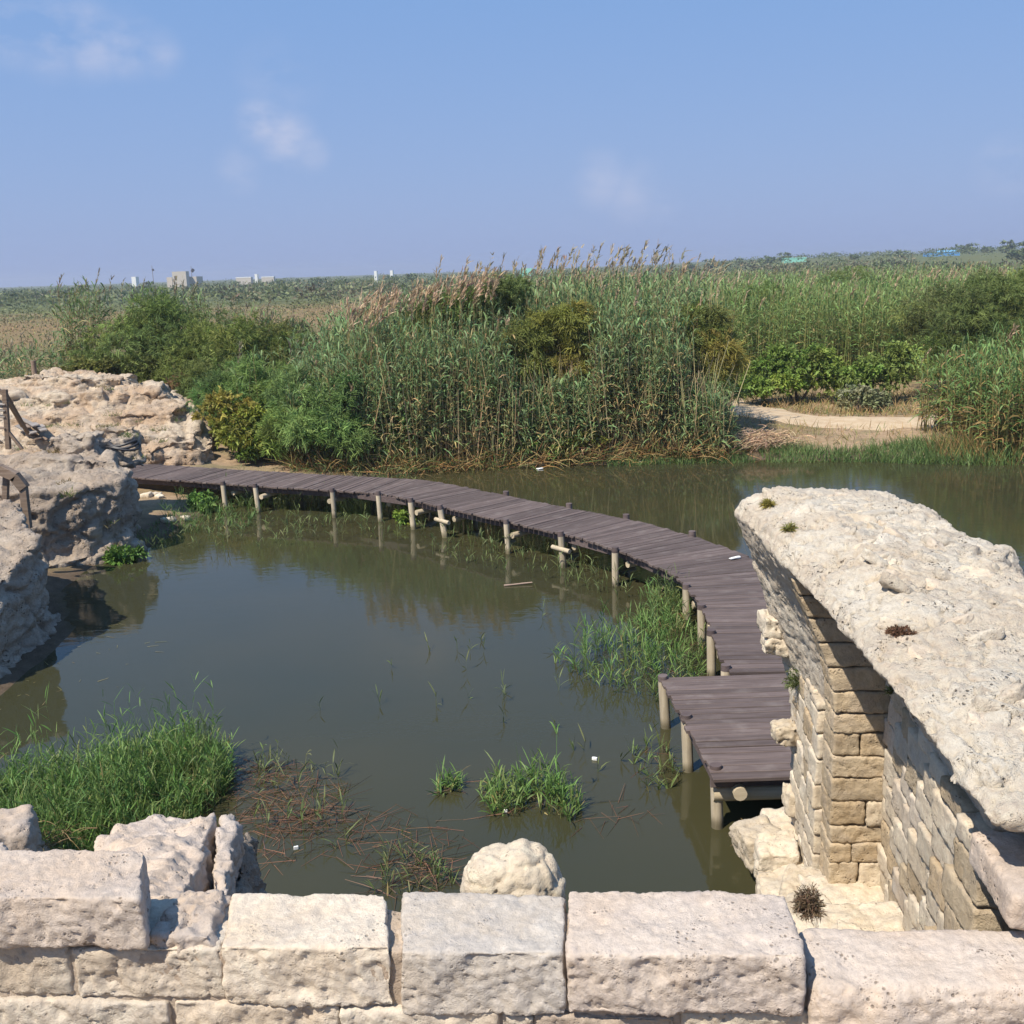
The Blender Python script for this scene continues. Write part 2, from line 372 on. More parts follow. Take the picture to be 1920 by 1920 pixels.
farcol = mixc(np.tile(dry, (len(GP), 1)), np.tile(olive, (len(GP), 1)), smooth(gf, -0.12, 0.2))
farcol = mixc(farcol, np.tile(np.array((0.33, 0.25, 0.15)), (len(GP), 1)), smooth(gf2, 0.1, 0.4)*0.6)
farcol = mixc(farcol, np.tile(grn*1.25, (len(GP), 1)), smooth(fy, 150, 190))
redf = smooth(fy, 55, 68)*smooth(fy, 150, 125)*smooth(fx, -5, -20)
farcol = mixc(farcol, np.array((0.225, 0.152, 0.080))*(1+0.35*gf[:, None]), redf*0.6)
farcol = mixc(farcol, np.array((0.125, 0.13, 0.06))*np.ones((len(GP), 1)), smooth(fbm(q3*np.array([.05, .09, 1])+77, 3), .02, .3)*.75)
tint = mixc(tint, farcol, smooth(fy, 38, 55))
nx, ny = len(gx), len(gy)
idx = (np.arange(ny-1)[:, None]*nx+np.arange(nx-1)[None, :])
gq = np.stack([idx, idx+1, idx+nx+1, idx+nx], 2).reshape(-1, 4)
m, nt, out = newmat('ground_soil'); g = G(nt)
a = g.node('ShaderNodeAttribute', 0, attribute_name='tint'); co = g.node('ShaderNodeTexCoord', 3)
n = g.noise(co, 5.0, 8, 0.7); nn = g.noise(co, 38.0, 5, 0.7)
c = g.mix(0.7, a, g.node('ShaderNodeValToRGB', 0, {0: n}), 'OVERLAY'); c = g.mix(0.5, c, g.node('ShaderNodeValToRGB', 0, {0: nn}), 'OVERLAY')
bp = g.node('ShaderNodeBump', 0, {'Strength': 0.7, 'Distance': 0.05, 'Height': g.math('ADD', n, g.math('MULTIPLY', nn, 0.5))})
bs = nt.nodes.new('ShaderNodeBsdfPrincipled'); g.put(bs.inputs['Base Color'], c); bs.inputs['Roughness'].default_value = 0.95; bs.inputs['Specular IOR Level'].default_value = 0.1; g.put(bs.inputs['Normal'], bp)
nt.links.new(bs.outputs[0], out.inputs[0]); M['ground'] = m
tag(link('ground', mesh_np('ground', np.column_stack([GP, gz]), gq, tint, True), m), kind='structure')

# murky standing water: dark green-brown body under a glossy, barely rippled skin
m, nt, out = newmat('pond_water'); g = G(nt)
co = g.node('ShaderNodeTexCoord', 3)
n1 = g.noise(co, 0.22, 3, 0.5)
c = g.mix(g.rng(n1, 0.35, 0.65), (0.046, 0.043, 0.020), (0.037, 0.038, 0.020))
sv = g.node('ShaderNodeVectorMath', 0, {0: co, 1: (1.0, 1.8, 1.0)}, operation='MULTIPLY')
rp = g.math('ADD', g.noise(sv, 3.2, 3, 0.5), g.math('MULTIPLY', g.noise(sv, 17.0, 2, 0.5), 0.16))
rp = g.math('MULTIPLY', rp, g.rng(g.noise(co, 0.16, 2, 0.5), 0.4, 0.62, 0.35, 1.0))
bp = g.node('ShaderNodeBump', 0, {'Strength': 0.05, 'Distance': 0.05, 'Height': rp})
bs = nt.nodes.new('ShaderNodeBsdfPrincipled'); g.put(bs.inputs['Base Color'], c); bs.inputs['Roughness'].default_value = 0.035; bs.inputs['IOR'].default_value = 1.33
g.put(bs.inputs['Normal'], bp)
nt.links.new(bs.outputs[0], out.inputs[0]); M['water'] = m
wx = np.linspace(-9, 30, 40); wy = np.linspace(3.3, 29, 30)
AX, AY = np.meshgrid(wx, wy)
ii = (np.arange(29)[:, None]*40+np.arange(39)[None, :]); wq = np.stack([ii, ii+1, ii+41, ii+40], 2).reshape(-1, 4)
keep = poly_sd(np.stack([AX.ravel()[wq].mean(1), AY.ravel()[wq].mean(1)], 1), SHORE) < 2.2
tag(link('pond_water', mesh_np('pond_water', np.stack([AX.ravel(), AY.ravel(), 0*AX.ravel()], 1), wq[keep], None, True), m), kind='structure')

def polyline(pts, step):
    pts = np.asarray(pts, float); d = np.r_[0, np.cumsum(np.linalg.norm(np.diff(pts, axis=0), axis=1))]
    n = max(2, int(d[-1]/step)+1); s = np.linspace(0, d[-1], n)
    return np.stack([np.interp(s, d, pts[:, k]) for k in range(pts.shape[1])], 1), s
def smooth_line(p, it=6):
    p = p.copy()
    for _ in range(it): p[1:-1] = 0.25*p[:-2]+0.5*p[1:-1]+0.25*p[2:]
    return p
pc, ps = polyline([(6.4, 38.5), (6.9, 36.4), (7.45, 34.2), (8.2, 32.0), (9.6, 30.7), (11.6, 30.2), (13.2, 30.4), (15, 31.2), (19, 32)], 0.2)
pc = smooth_line(pc, 10); tn = unit(np.gradient(pc, axis=0)); nrm = np.stack([-tn[:, 1], tn[:, 0]], 1)
rows = []
wj = fbm(np.stack([ps*0.8, 0*ps, 0*ps], 1), 3); wk = fbm(np.stack([ps*0.8, 0*ps+9, 0*ps], 1), 3)
K = 9
for k in range(K):
    t = k/(K-1)*2-1
    rows.append(pc+nrm*((t*(0.95+0.4*np.where(t > 0, wj, wk)))[:, None]))
PP = np.stack(rows, 1).reshape(-1, 2)
pz = ground_z(PP)+0.035-0.03*np.abs(np.tile(np.linspace(-1, 1, K), len(pc)))**3
ii = (np.arange(len(pc)-1)[:, None]*K+np.arange(K-1)[None, :]); pq = np.stack([ii, ii+1, ii+K+1, ii+K], 2).reshape(-1, 4)
m, nt, out = newmat('path_sand'); g = G(nt); co = g.node('ShaderNodeTexCoord', 3); n = g.noise(co, 3.0, 7, 0.7)
bs = nt.nodes.new('ShaderNodeBsdfPrincipled'); g.put(bs.inputs['Base Color'], g.mix(g.rng(n, 0.3, 0.7), (0.50, 0.40, 0.275), (0.40, 0.29, 0.18))); bs.inputs['Roughness'].default_value = 0.95
g.put(bs.inputs['Normal'], g.node('ShaderNodeBump', 0, {'Strength': 0.5, 'Distance': 0.04, 'Height': n})); nt.links.new(bs.outputs[0], out.inputs[0])
tag(link('dirt_path', mesh_np('dirt_path', np.column_stack([PP, pz]), pq, None, True), m), kind='structure')

# ------------------------------------------------------------------ stone builders
def rough(v, nrm, layers, seed, frontal=0.0):
    off = np.array([seed*3.17, seed*1.31, seed*7.7])
    d = np.zeros(len(v))
    for (kind, sc, amp) in layers:
        P = v*sc+off
        if kind == 'f': d += amp*fbm(P, 4, 0.55)
        elif kind == 'r': d += amp*(ridge(P, 3)-1.0)
        elif kind == 'p': d -= amp*smooth(fbm(P, 2), 0.22, 0.55)
        elif kind == 's': d += amp*fbm(P*np.array([0.5, 0.5, 3.0]), 3)
        elif kind == 'w':
            w_, h_ = worley((v+0.12/sc*np.stack([fbm(v*sc*1.5+k_, 2) for k_ in (1, 7, 13)], 1))*sc*np.array([1, 1, 1.7])+off); d += amp*(0.8*h_-1.3*(1-smooth(w_, 0.0, 0.16)))
        elif kind == 'c': d -= amp*smooth(1-np.abs(fbm(P, 2)), 0.90, 1.0)
    return v+nrm*(d*(1+frontal*smooth(-(nrm@U), .35, .8)))[:, None]
def normals(me):
    n = np.empty(len(me.vertices)*3, dtype=np.float32); me.vertex_normals.foreach_get('vector', n); return n.reshape(-1, 3)
def getv(me):
    v = np.empty(len(me.vertices)*3, dtype=np.float32); me.vertices.foreach_get('co', v); return v.reshape(-1, 3)
def setv(me, v): me.vertices.foreach_set('co', np.ascontiguousarray(v, dtype=np.float32).ravel()); me.update()
def shade_smooth(me): me.polygons.foreach_set('use_smooth', np.ones(len(me.polygons), bool))
def remeshed(name, bm, voxel, sm=4):
    """join closed shapes in bm to one skin of even small faces"""
    me = bpy.data.meshes.new(name+'_raw'); bm.to_mesh(me); bm.free()
    o = bpy.data.objects.new(name+'_raw', me); COL.objects.link(o)
    md = o.modifiers.new('remesh', 'REMESH'); md.mode = 'VOXEL'; md.voxel_size = voxel
    if sm: s = o.modifiers.new('smooth', 'SMOOTH'); s.iterations = sm; s.factor = 0.5
    dg = bpy.context.evaluated_depsgraph_get(); dg.update()
    out = bpy.data.meshes.new_from_object(o.evaluated_get(dg)); out.name = name
    bpy.data.objects.remove(o); bpy.data.meshes.remove(me)
    return out
def hull_bm(bm, pts):
    vs = [bm.verts.new(tuple(p)) for p in pts]
    r = bmesh.ops.convex_hull(bm, input=vs)
    junk = [e for e in r['geom_interior']+r['geom_unused'] if isinstance(e, bmesh.types.BMVert) and e.is_valid]
    if junk: bmesh.ops.delete(bm, geom=list(set(junk)), context='VERTS')
def rock_mesh(name, hulls, voxel, layers, seed, sm=4):
    bm = bmesh.new()
    for h in hulls: hull_bm(bm, h)
    me = remeshed(name, bm, voxel, sm)
    setv(me, rough(getv(me), normals(me), layers, seed)); shade_smooth(me)
    return me
def boxpts(c, hx, hy, hz, rz=0.0, j=0.0, tilt=(0, 0), taper=0.0):
    """eight jittered corners of a block; c is the middle"""
    Rm = (Matrix.Rotation(rz, 3, 'Z') @ Matrix.Rotation(tilt[0], 3, 'X') @ Matrix.Rotation(tilt[1], 3, 'Y'))
    p = []
    for sx in (-1, 1):
        for sy in (-1, 1):
            for sz in (-1, 1):
                k = 1-taper if sz > 0 else 1
                q = Vector((sx*hx*k+random.uniform(-j, j), sy*hy*k+random.uniform(-j, j), sz*hz+random.uniform(-j, j)))
                p.append(np.array(c)+np.array(Rm @ q))
    return p
def rounded_block(name, corner, res, r, layers, seed, frontal=0.0):
    """ashlar block: 8 corners (v,u,z order: -,+ fastest last), even grid, rounded arrises, rough skin"""
    c = np.asarray(corner, float).reshape(2, 2, 2, 3)
    h = 0.5*np.array([np.linalg.norm(c[1].mean((0, 1))-c[0].mean((0, 1))), np.linalg.norm(c[:, 1].mean((0, 1))-c[:, 0].mean((0, 1))), np.linalg.norm(c[:, :, 1].mean((0, 1))-c[:, :, 0].mean((0, 1)))])
    n = [max(3, int(round(2*x/res))) for x in h]
    key = {}; quads = []; pts = []
    def vid(i, j, k):
        t = (i, j, k)
        if t not in key: key[t] = len(pts); pts.append((i/n[0], j/n[1], k/n[2]))
        return key[t]
    for a in range(3):
        b, d = [(1, 2), (2, 0), (0, 1)][a]
        for s in (0, n[a]):
            for i in range(n[b]):
                for j in range(n[d]):
                    q = []
                    for (ii, jj) in ((i, j), (i+1, j), (i+1, j+1), (i, j+1)):
                        t = [0, 0, 0]; t[a] = s; t[b] = ii; t[d] = jj; q.append(vid(*t))
                    quads.append(q if s else q[::-1])
    p = (np.array(pts)*2-1)*h
    inner = np.clip(p, -(h-r), h-r); d = p-inner; ln = np.maximum(np.linalg.norm(d, axis=1), 1e-9)
    p = np.where((ln > 1e-6)[:, None], inner+d/ln[:, None]*np.minimum(ln, r)[:, None], p)
    nr = unit(d)
    t = (p/h+1)/2
    w = np.zeros((len(p), 3))
    for i in (0, 1):
        for j in (0, 1):
            for k in (0, 1):
                w += (np.where(i, t[:, 0], 1-t[:, 0])*np.where(j, t[:, 1], 1-t[:, 1])*np.where(k, t[:, 2], 1-t[:, 2]))[:, None]*c[i, j, k]
    me = mesh_np(name, w, np.array(quads), None, True)
    setv(me, rough(w, normals(me), layers, seed, frontal))
    return me
def vuz_block(v0, v1, u0, u1, z0, z1, j=0.01):
    p = []
    for v in (v0, v1):
        for u in (u0, u1):
            for z in (z0, z1):
                p.append(uvz(v+random.uniform(-j, j), u+random.uniform(-j, j), z+random.uniform(-j, j)))
    return p

# ------------------------------------------------------------------ front wall
fw = thing('ashlar_wall', 'low ashlar wall of big pale limestone blocks along the bottom of the picture', 'wall', tuple(uvz(-0.4, 3.7, 1.4)))
def child(name, me, mat, parent):
    """mesh given in world coordinates, parented to an Empty without moving it"""
    o = bpy.data.objects.new(name, me); COL.objects.link(o); me.materials.append(mat)
    o.parent = parent; o.matrix_parent_inverse = (Matrix.Translation(parent.location) @ parent.rotation_euler.to_matrix().to_4x4()).inverted()
    return o
FB = [('f', 2.2, 0.012), ('p', 5.5, 0.009), ('f', 9, 0.0055), ('r', 24, 0.003), ('p', 34, 0.005), ('f', 60, 0.003)]
def block(v0, v1, u0, u1, z0, z1, mat='wall', parent=fw, res=0.0115, r=0.016, layers=FB, j=0.007, name='stone_block', label=None, vb0=None, vb1=None):
    cs8 = vuz_block(v0, v1, u0, u1, z0, z1, j)
    if vb0 is not None:
        for q in (2, 3): cs8[q] = cs8[q]+V*(vb0-v0)
    if vb1 is not None:
        for q in (6, 7): cs8[q] = cs8[q]+V*(vb1-v1)
    me = rounded_block(name, cs8, res, r, layers, random.uniform(0, 50), 0.9 if parent is fw else 0.3)
    o = child(name, me, M[mat], parent)
    if label: o['label'] = label
    return o
def pv(px, py, z): return float(at(px, py, z)@V)
block(-2.75, pv(252, 1715, 2.70), 3.49, 3.85, 2.50, 2.715, 'pink', vb1=pv(266, 1612, 2.70), label='pinkish pitted block standing a course higher')
j1, j2, j3, j4, j5, j6, j7 = (pv(x, 1840, 2.38) for x in (116, 409, 735, 750, 1064, 1510, 1850))
block(-2.6, j1-.004, 3.54, 3.88, 2.255, 2.485, 'wall'); block(j1+.006, j2-.004, 3.53, 3.88, 2.25, 2.47, 'wall', label='broken block under the notch beside the raised block')
block(j2+.004, j3-.006, 3.52, 3.89, 2.235, 2.495, 'wall', vb0=pv(432, 1690, 2.48), vb1=pv(724, 1685, 2.48))
block(j4, j5-.006, 3.505, 3.90, 2.215, 2.49, 'wallgrey', vb0=pv(752, 1692, 2.48), label='grey block with a hairline crack')
block(j5+.003, j6-.002, 3.495, 3.91, 2.245, 2.505, 'pink', label='long pinkish block with a pitted top')
block(j6+.004, 2.7, 3.475, 3.86, 2.12, 2.38, 'pink', j=0.015, r=.055, label='long worn ledge block beside the ruined vault')
ks = [-2.6]+[pv(x, 1900, 2.2) for x in (-60, 318, 640, 936, 1000, 1271, 1568, 1830)]+[2.6]
for i, (a, b) in enumerate(zip(ks[:-1], ks[1:])):
    block(a+.004, b-.004, 3.525, 3.93, 1.96, [2.242, 2.242, 2.24, 2.226, 2.207, 2.207, 2.236, 2.236, 2.11, 2.11][i], ['wall', 'wall', 'wall', 'wall', 'wall', 'mortar', 'cream', 'cream', 'pink', 'pink'][i])
for (a, b) in [(-2.5, -1.7), (-1.67, -0.95), (-0.92, -0.2), (-0.17, 0.5), (0.53, 1.3), (1.33, 2.1)]:
    block(a, b, 3.54, 3.94, 1.68, 1.945, 'wall', res=0.03); block(a+.25, b+.25, 3.55, 3.94, 1.38, 1.665, 'wall', res=0.04)
cm = rounded_block('mortar_bed', vuz_block(-2.7, 2.45, 3.565, 3.84, -0.6, 2.33, 0), 0.03, 0.02, [('f', 9, 0.02), ('f', 30, 0.01)], 3.0)
child('mortar_bed', cm, M['mortar'], fw)
cm = rounded_block('mortar_bed', vuz_block(-2.7, j6-.03, 3.548, 3.84, 1.9, 2.455, 0), 0.02, 0.02, [('f', 9, 0.010), ('f', 30, 0.006)], 5.0)
child('mortar_bed', cm, M['mortar'], fw)
# broken rubble in the gap between the raised block and the next
n0, n1 = pv(275, 1740, 2.5), pv(400, 1740, 2.5); nc = (n0+n1)/2
me = rock_mesh('broken_rubble', [boxpts(uvz(nc+.03, 3.72, 2.44), .12, .15, .06, -AZ, .025), boxpts(uvz(n1-.07, 3.70, 2.46), .075, .16, .065, .1, .02), boxpts(uvz(nc-.05, 3.86, 2.40), .12, .1, .06, .4, .03)], 0.011,
               [('f', 6, .022), ('r', 14, .012), ('p', 13, .035), ('f', 45, .005)], 4.4, 2)
child('broken_rubble', me, M['pink'], fw)
me = rock_mesh('mortar_seam', [boxpts(uvz((j3+j4)/2, 3.715, 2.35), .022, .165, .115, -AZ, .006)], 0.012, [('f', 9, .014), ('r', 24, .006)], 6.1, 2)
child('mortar_seam', me, M['mortar'], fw)
me = rock_mesh('round_stone', [[at(960, 1668, 2.24)+V*(.245*math.copysign(abs(math.cos(a_))**.7, math.cos(a_))*k_)+U*(.17*math.sin(a_)*k_)+Zv*h_ for a_ in np.linspace(.2, 6.2, 11) for k_, h_ in ((1, -.12), (1.0, .05), (.88, .13), (.62, .195))]], 0.012,
               [('f', 4, .034), ('w', 6, .008), ('f', 13, .006), ('p', 24, .010), ('f', 50, .003)], 9.0, 16)
o = child('round_stone', me, M['cream'], fw); o['label'] = 'pale rounded stone bulging behind the grey block'

# ------------------------------------------------------------------ leaning chunk of fallen masonry
ck = thing('masonry_chunk', 'leaning chunk of broken masonry in the pond behind the wall, dark layered side', 'ruin', tuple(uvz(-1.95, 4.9, 0)))
SL = [('f', 2.5, .03), ('w', 4, .010), ('f', 9, .012), ('p', 16, .012), ('f', 28, .005)]
CL = [('f', 2.2, .05), ('r', 6, .022), ('f', 14, .014), ('p', 16, .02), ('f', 40, .006)]
def P3(x, y, z): return at(x, y, z)
h1 = [P3(185, 1605, 2.0), P3(205, 1550, 2.0), P3(285, 1530, 1.95), P3(400, 1524, 1.9), P3(395, 1590, 1.95), P3(340, 1690, 2.15), P3(240, 1670, 2.2)]
h1 = h1+[p*np.array([1, 1, 0])+np.array([0.02, -.05, .2]) for p in h1]
h2 = [P3(180, 1575, 1.9), P3(235, 1545, 1.95), P3(245, 1580, 1.95), P3(190, 1600, 1.9)]; h2 = h2+[p*np.array([1, 1, 0]) for p in h2]
h3 = [P3(330, 1545, 2.02), P3(375, 1525, 2.0), P3(400, 1528, 1.98), P3(385, 1590, 2.0), P3(330, 1600, 2.0)]; h3 = h3+[p-np.array([0, 0, .5]) for p in h3]
child('leaning_core', rock_mesh('leaning_core', [h1, h2, h3], 0.02, CL, 2.2, 3), M['pink'], ck)
h = [P3(415, 1525, 1.95), P3(446, 1520, 1.92), P3(446, 1590, 1.92), P3(425, 1700, 2.0), P3(385, 1700, 2.0), P3(398, 1600, 1.95)]; h = h+[p*np.array([1, 1, 0]) for p in h]
child('upright_slab', rock_mesh('upright_slab', [h], 0.02, CL, 7.2, 2), M['pink'], ck)
h = [P3(458, 1555, 1.6), P3(482, 1570, 1.5), P3(490, 1660, 1.5), P3(470, 1720, 1.6), P3(440, 1720, 1.7), P3(450, 1600, 1.7)]; h = h+[p*np.array([1, 1, 0]) for p in h]
child('upright_slab', rock_mesh('upright_slab', [h], 0.022, CL, 3.9, 2), M['rawrock'], ck)
h = [P3(330, 1720, 1.9), P3(500, 1690, 1.4), P3(470, 1600, 1.2), P3(350, 1590, 1.2)]; h = h+[p*np.array([1, 1, 0])-np.array([0, 0, .3]) for p in h]
child('rubble_foot', rock_mesh('rubble_foot', [h], 0.03, CL, 5.5, 2), M['rawrock'], ck)
for k, (x, y, z, sx, sy, sz) in enumerate([(18, 1568, .55, .26, .3, .3), (-20, 1625, .75, .22, .25, .25)]):
    c = P3(x, y, z)
    t = tag(link('loose_boulder', rock_mesh('loose_boulder', [boxpts(c-np.array([0, 0, sz*.6]), sx, sy, sz, .4, .06, taper=.25)], 0.025, SL, 12+k, 8), M['pink']),
            ['pinkish boulder amid brown roots at the left edge of the grass clump', 'small boulder at the left edge behind the raised wall block'][k], 'boulder')

# ------------------------------------------------------------------ ruined vault on the right
vr = thing('ruined_vault', 'ruined stone vault with a pale rubble top and ashlar pier, right foreground', 'ruin', tuple(uvz(2.0, 6.4, 0)))
def station(u, ring): return [uvz(v, u, z) for v, z in ring]
# ring order: lip, top edge, top mid, top right, right side, right foot, left foot, pier face low, pier face high, soffit 1, soffit 2
ST = [(8.08, [(1.12, 3.11), (1.17, 3.21), (1.45, 3.31), (2.28, 3.26), (2.40, 3.0), (2.6, -.4), (1.64, -.4), (1.62, .7), (1.57, 1.7), (1.43, 2.18), (1.31, 2.64)]),
      (7.4, [(1.19, 3.10), (1.25, 3.20), (1.6, 3.31), (2.36, 3.27), (2.5, 3.0), (2.7, -.4), (1.69, -.4), (1.68, .8), (1.64, 1.75), (1.54, 2.25), (1.38, 2.74)]),
      (6.80, [(1.245, 3.08), (1.31, 3.18), (1.7, 3.29), (2.46, 3.23), (2.62, 2.9), (2.8, -.4), (1.73, -.4), (1.72, 1.0), (1.69, 1.75), (1.60, 2.25), (1.42, 2.78)]),
      (6.68, [(1.255, 3.07), (1.32, 3.17), (1.7, 3.28), (2.48, 3.22), (2.65, 2.9), (2.8, -.4), (2.08, -.4), (2.07, 1.0), (2.05, 1.9), (1.92, 2.36), (1.62, 2.80)]),
      (6.1, [(1.315, 3.04), (1.38, 3.13), (1.72, 3.22), (2.46, 3.2), (2.68, 2.9), (2.8, -.4), (2.06, -.4), (2.05, 1.0), (2.02, 1.9), (1.88, 2.38), (1.62, 2.80)]),
      (5.6, [(1.36, 3.02), (1.42, 3.10), (1.75, 3.17), (2.5, 3.16), (2.7, 2.9), (2.8, -.4), (2.04, -.4), (2.02, 1.0), (1.98, 1.9), (1.85, 2.40), (1.62, 2.79)]),
      (5.2, [(1.395, 3.01), (1.46, 3.07), (1.8, 3.12), (2.6, 3.10), (2.8, 2.8), (2.8, -.4), (2.0, -.4), (1.98, 1.0), (1.94, 1.9), (1.82, 2.42), (1.62, 2.78)]),
      (4.8, [(1.43, 2.99), (1.49, 3.04), (1.8, 3.08), (2.6, 3.05), (2.8, 2.8), (2.8, -.4), (1.98, -.4), (1.92, 1.0), (1.88, 1.9), (1.79, 2.46), (1.63, 2.77)]),
      (4.4, [(1.465, 2.94), (1.53, 2.99), (1.8, 3.02), (2.6, 3.0), (2.8, 2.8), (2.8, -.4), (1.98, -.4), (1.88, 1.0), (1.84, 1.9), (1.77, 2.50), (1.64, 2.77)]),
      (3.80, [(1.53, 2.86), (1.60, 2.90), (1.8, 2.93), (2.6, 2.95), (2.8, 2.8), (2.8, -.4), (2.4, -.4), (2.3, 1.0), (2.2, 2.5), (2.0, 2.76), (1.66, 2.82)])]
bm = bmesh.new(); rings = [[bm.verts.new(tuple(p)) for p in station(u, r)] for u, r in ST]
K = len(ST[0][1])
for a, b in zip(rings[:-1], rings[1:]):
    for k in range(K): bm.faces.new((a[k], a[(k+1) % K], b[(k+1) % K], b[k]))
bm.faces.new(rings[0][::-1]); bm.faces.new(rings[-1])
bmesh.ops.recalc_face_normals(bm, faces=bm.faces[:])
# lumps of broken fill standing on the top
for (v, u, z, a, b, c) in [(1.5, 7.95, 3.26, .2, .14, .05), (2.15, 7.3, 3.24, .25, .2, .05), (2.44, 6.6, 3.1, .2, .25, .12), (2.36, 7.6, 3.14, .13, .2, .12), (1.62, 4.1, 2.92, .10, .12, .06), (2.6, 5.9, 3.05, .2, .25, .1)]:
    hull_bm(bm, boxpts(uvz(v, u, z), a, b, c, random.uniform(-1, 1), .03, taper=.3))
me = remeshed('rubble_core', bm, 0.019, 2)
v = getv(me); nn = normals(me)
up = smooth(nn[:, 2], 0.2, 0.7)
v = rough(v, nn, [('f', 1.5, .020), ('w', 3.4, .006), ('w', 8.0, .003), ('f', 7, .007), ('r', 14, .0035), ('f', 28, .0045), ('p', 26, .011)], 1.7)
# flat embedded slabs: the top steps down along broken edges
st = fbm(v*np.array([3.0, 3.0, 3.0])+31, 3); cell = np.round(st*3.2)/3.2
v = v+nn*((cell-st)*0.055*up*smooth((v@V)-np.interp(v@U, [3.8, 4.4, 5.2, 6.1, 6.8, 8.1], [1.53, 1.465, 1.395, 1.315, 1.245, 1.12]), .04, .16))[:, None]
cr = smooth(1-np.abs(fbm(v*2.6+77, 3)), 0.93, 1.0)
v = v-nn*(cr*0.035*up)[:, None]
setv(me, v); shade_smooth(me)
child('rubble_core', me, M['rubble'], vr)
# flat fill stones bedded in the mortar of the top
_dg = bpy.context.evaluated_depsgraph_get(); _dg.update()
_core = [c for c in vr.children if c.name.startswith('rubble_core')][0]
for k in range(260):
    u_ = random.uniform(4.1, 7.95); w_ = random.uniform(0, 1); v_ = 1.22+.30*smooth(np.array(u_), 8, 5.5)*.7+w_*(1.0 if u_ > 5.5 else .55)
    o0 = uvz(v_, u_, 4.2); hit = SC.ray_cast(_dg, Vector(o0), Vector((0, 0, -1)))
    if not hit[0] or hit[4] != _core or hit[2][2] < .8 or hit[1][2] < 2.85: continue
    if v_ < float(np.interp(u_, [3.8, 4.4, 5.2, 6.1, 6.8, 8.1], [1.53, 1.465, 1.395, 1.315, 1.245, 1.12]))+.24: continue
    s_ = random.uniform(.05, .14)*(1.15 if u_ < 6 else 1); p = np.array(hit[1])-np.array([0, 0, .018])
    ang = random.uniform(0, 6.28); pts = []
    for q in range(7):
        th = ang+q*2*math.pi/7+random.uniform(-.25, .25); rr = s_*random.uniform(.75, 1.1); dx, dy = math.cos(th)*rr*1.25, math.sin(th)*rr*.75
        t_ = -(hit[2][0]*dx+hit[2][1]*dy)/hit[2][2]
        pts += [p+np.array([dx*.86, dy*.86, t_+random.uniform(.012, .022)]), p+np.array([dx, dy, t_-.05])]
    child('fill_stone', rock_mesh('fill_stone', [pts], .014, [('f', 7, .006), ('f', 24, .004), ('p', 26, .007)], k*1.3, 1), M[random.choice(['rubble', 'rubble', 'rubble', 'wall', 'cream'])], vr)
AL = [('f', 6, .008), ('f', 20, .006), ('p', 30, .008), ('r', 45, .003)]
def courses(v_face, depth, u0, u1, z0, z1, dz, dl, mat, lean=0.0, top=None, jig=.012, skew=0.0):
    z = z0; row = 0
    while z < z1-0.05:
        hgt = min(dz*random.uniform(.85, 1.2), z1-z); x = u0-(random.uniform(0, dl*.6) if row % 2 else random.uniform(0, .1))
        while x < u1-0.04:
            ln = dl*random.uniform(.75, 1.4); a, b = max(x, u0), min(x+ln, u1); x += ln
            if b-a < .07: continue
            zm = z+hgt/2
            if top and zm > top((a+b)/2): continue
            vf = v_face+lean*(zm-z0)+random.uniform(-jig, jig)-skew*(u1-(a+b)/2)
            block(vf, vf+depth, a+.002, b-.002, z+.002, z+hgt-.002, mat if isinstance(mat, str) else random.choice(mat), vr, 0.022, 0.011, AL, 0.006)
        z += hgt; row += 1
courses(1.605, .3, 6.98, 8.02, .15, 2.0, .165, .30, ['cream', 'cream', 'cream', 'gold'], skew=.045)
courses(1.95, .3, 4.22, 6.66, .6, 2.52, .17, .34, ['cream', 'cream', 'wall', 'gold'], skew=.135)
# pilaster and the foot of the rib, seen end on
zs = [.25, .42, .60, .79, .97, 1.12, 1.25, 1.43, 1.60, 1.76, 1.92, 2.06]
PL, PR, PU = 1.60, 1.985, 6.655
for i, (za, zb) in enumerate(zip(zs[:-1], zs[1:])):
    k = [None, .46, None, .52, .40, None, .6, None, None, .45, None][i]
    if k is None: block(PL, PR, PU, PU+.3, za+.002, zb-.002, 'gold', vr, 0.016, .013, AL, .006)
    else:
        m_ = PL+(PR-PL)*k
        block(PL, m_-.003, PU, PU+.3, za+.002, zb-.002, 'gold', vr, 0.016, .013, AL, .006); block(m_+.003, PR, PU, PU+.3, za+.002, zb-.002, random.choice(['gold', 'cream']), vr, 0.016, .013, AL, .006)
arc = [(PL, PR, 2.065), (1.585, 1.95, 2.22), (1.545, 1.88, 2.39), (1.48, 1.79, 2.56), (1.41, 1.69, 2.73), (1.345, 1.60, 2.88), (1.30, 1.54, 2.99)]
for (a0, b0, za), (a1, b1, zb) in zip(arc[:-1], arc[1:]):
    U0, U1 = PU-.005, PU+.3
    c = [uvz(a0, U0, za+.002), uvz(a1, U0, zb-.002), uvz(a0, U1, za+.002), uvz(a1, U1, zb-.002), uvz(b0, U0, za+.002), uvz(b1, U0, zb-.002), uvz(b0, U1, za+.002), uvz(b1, U1, zb-.002)]
    o = child('rib_stone', rounded_block('rib_stone', c, 0.018, .013, AL, random.uniform(0, 40)), M['gold'], vr)
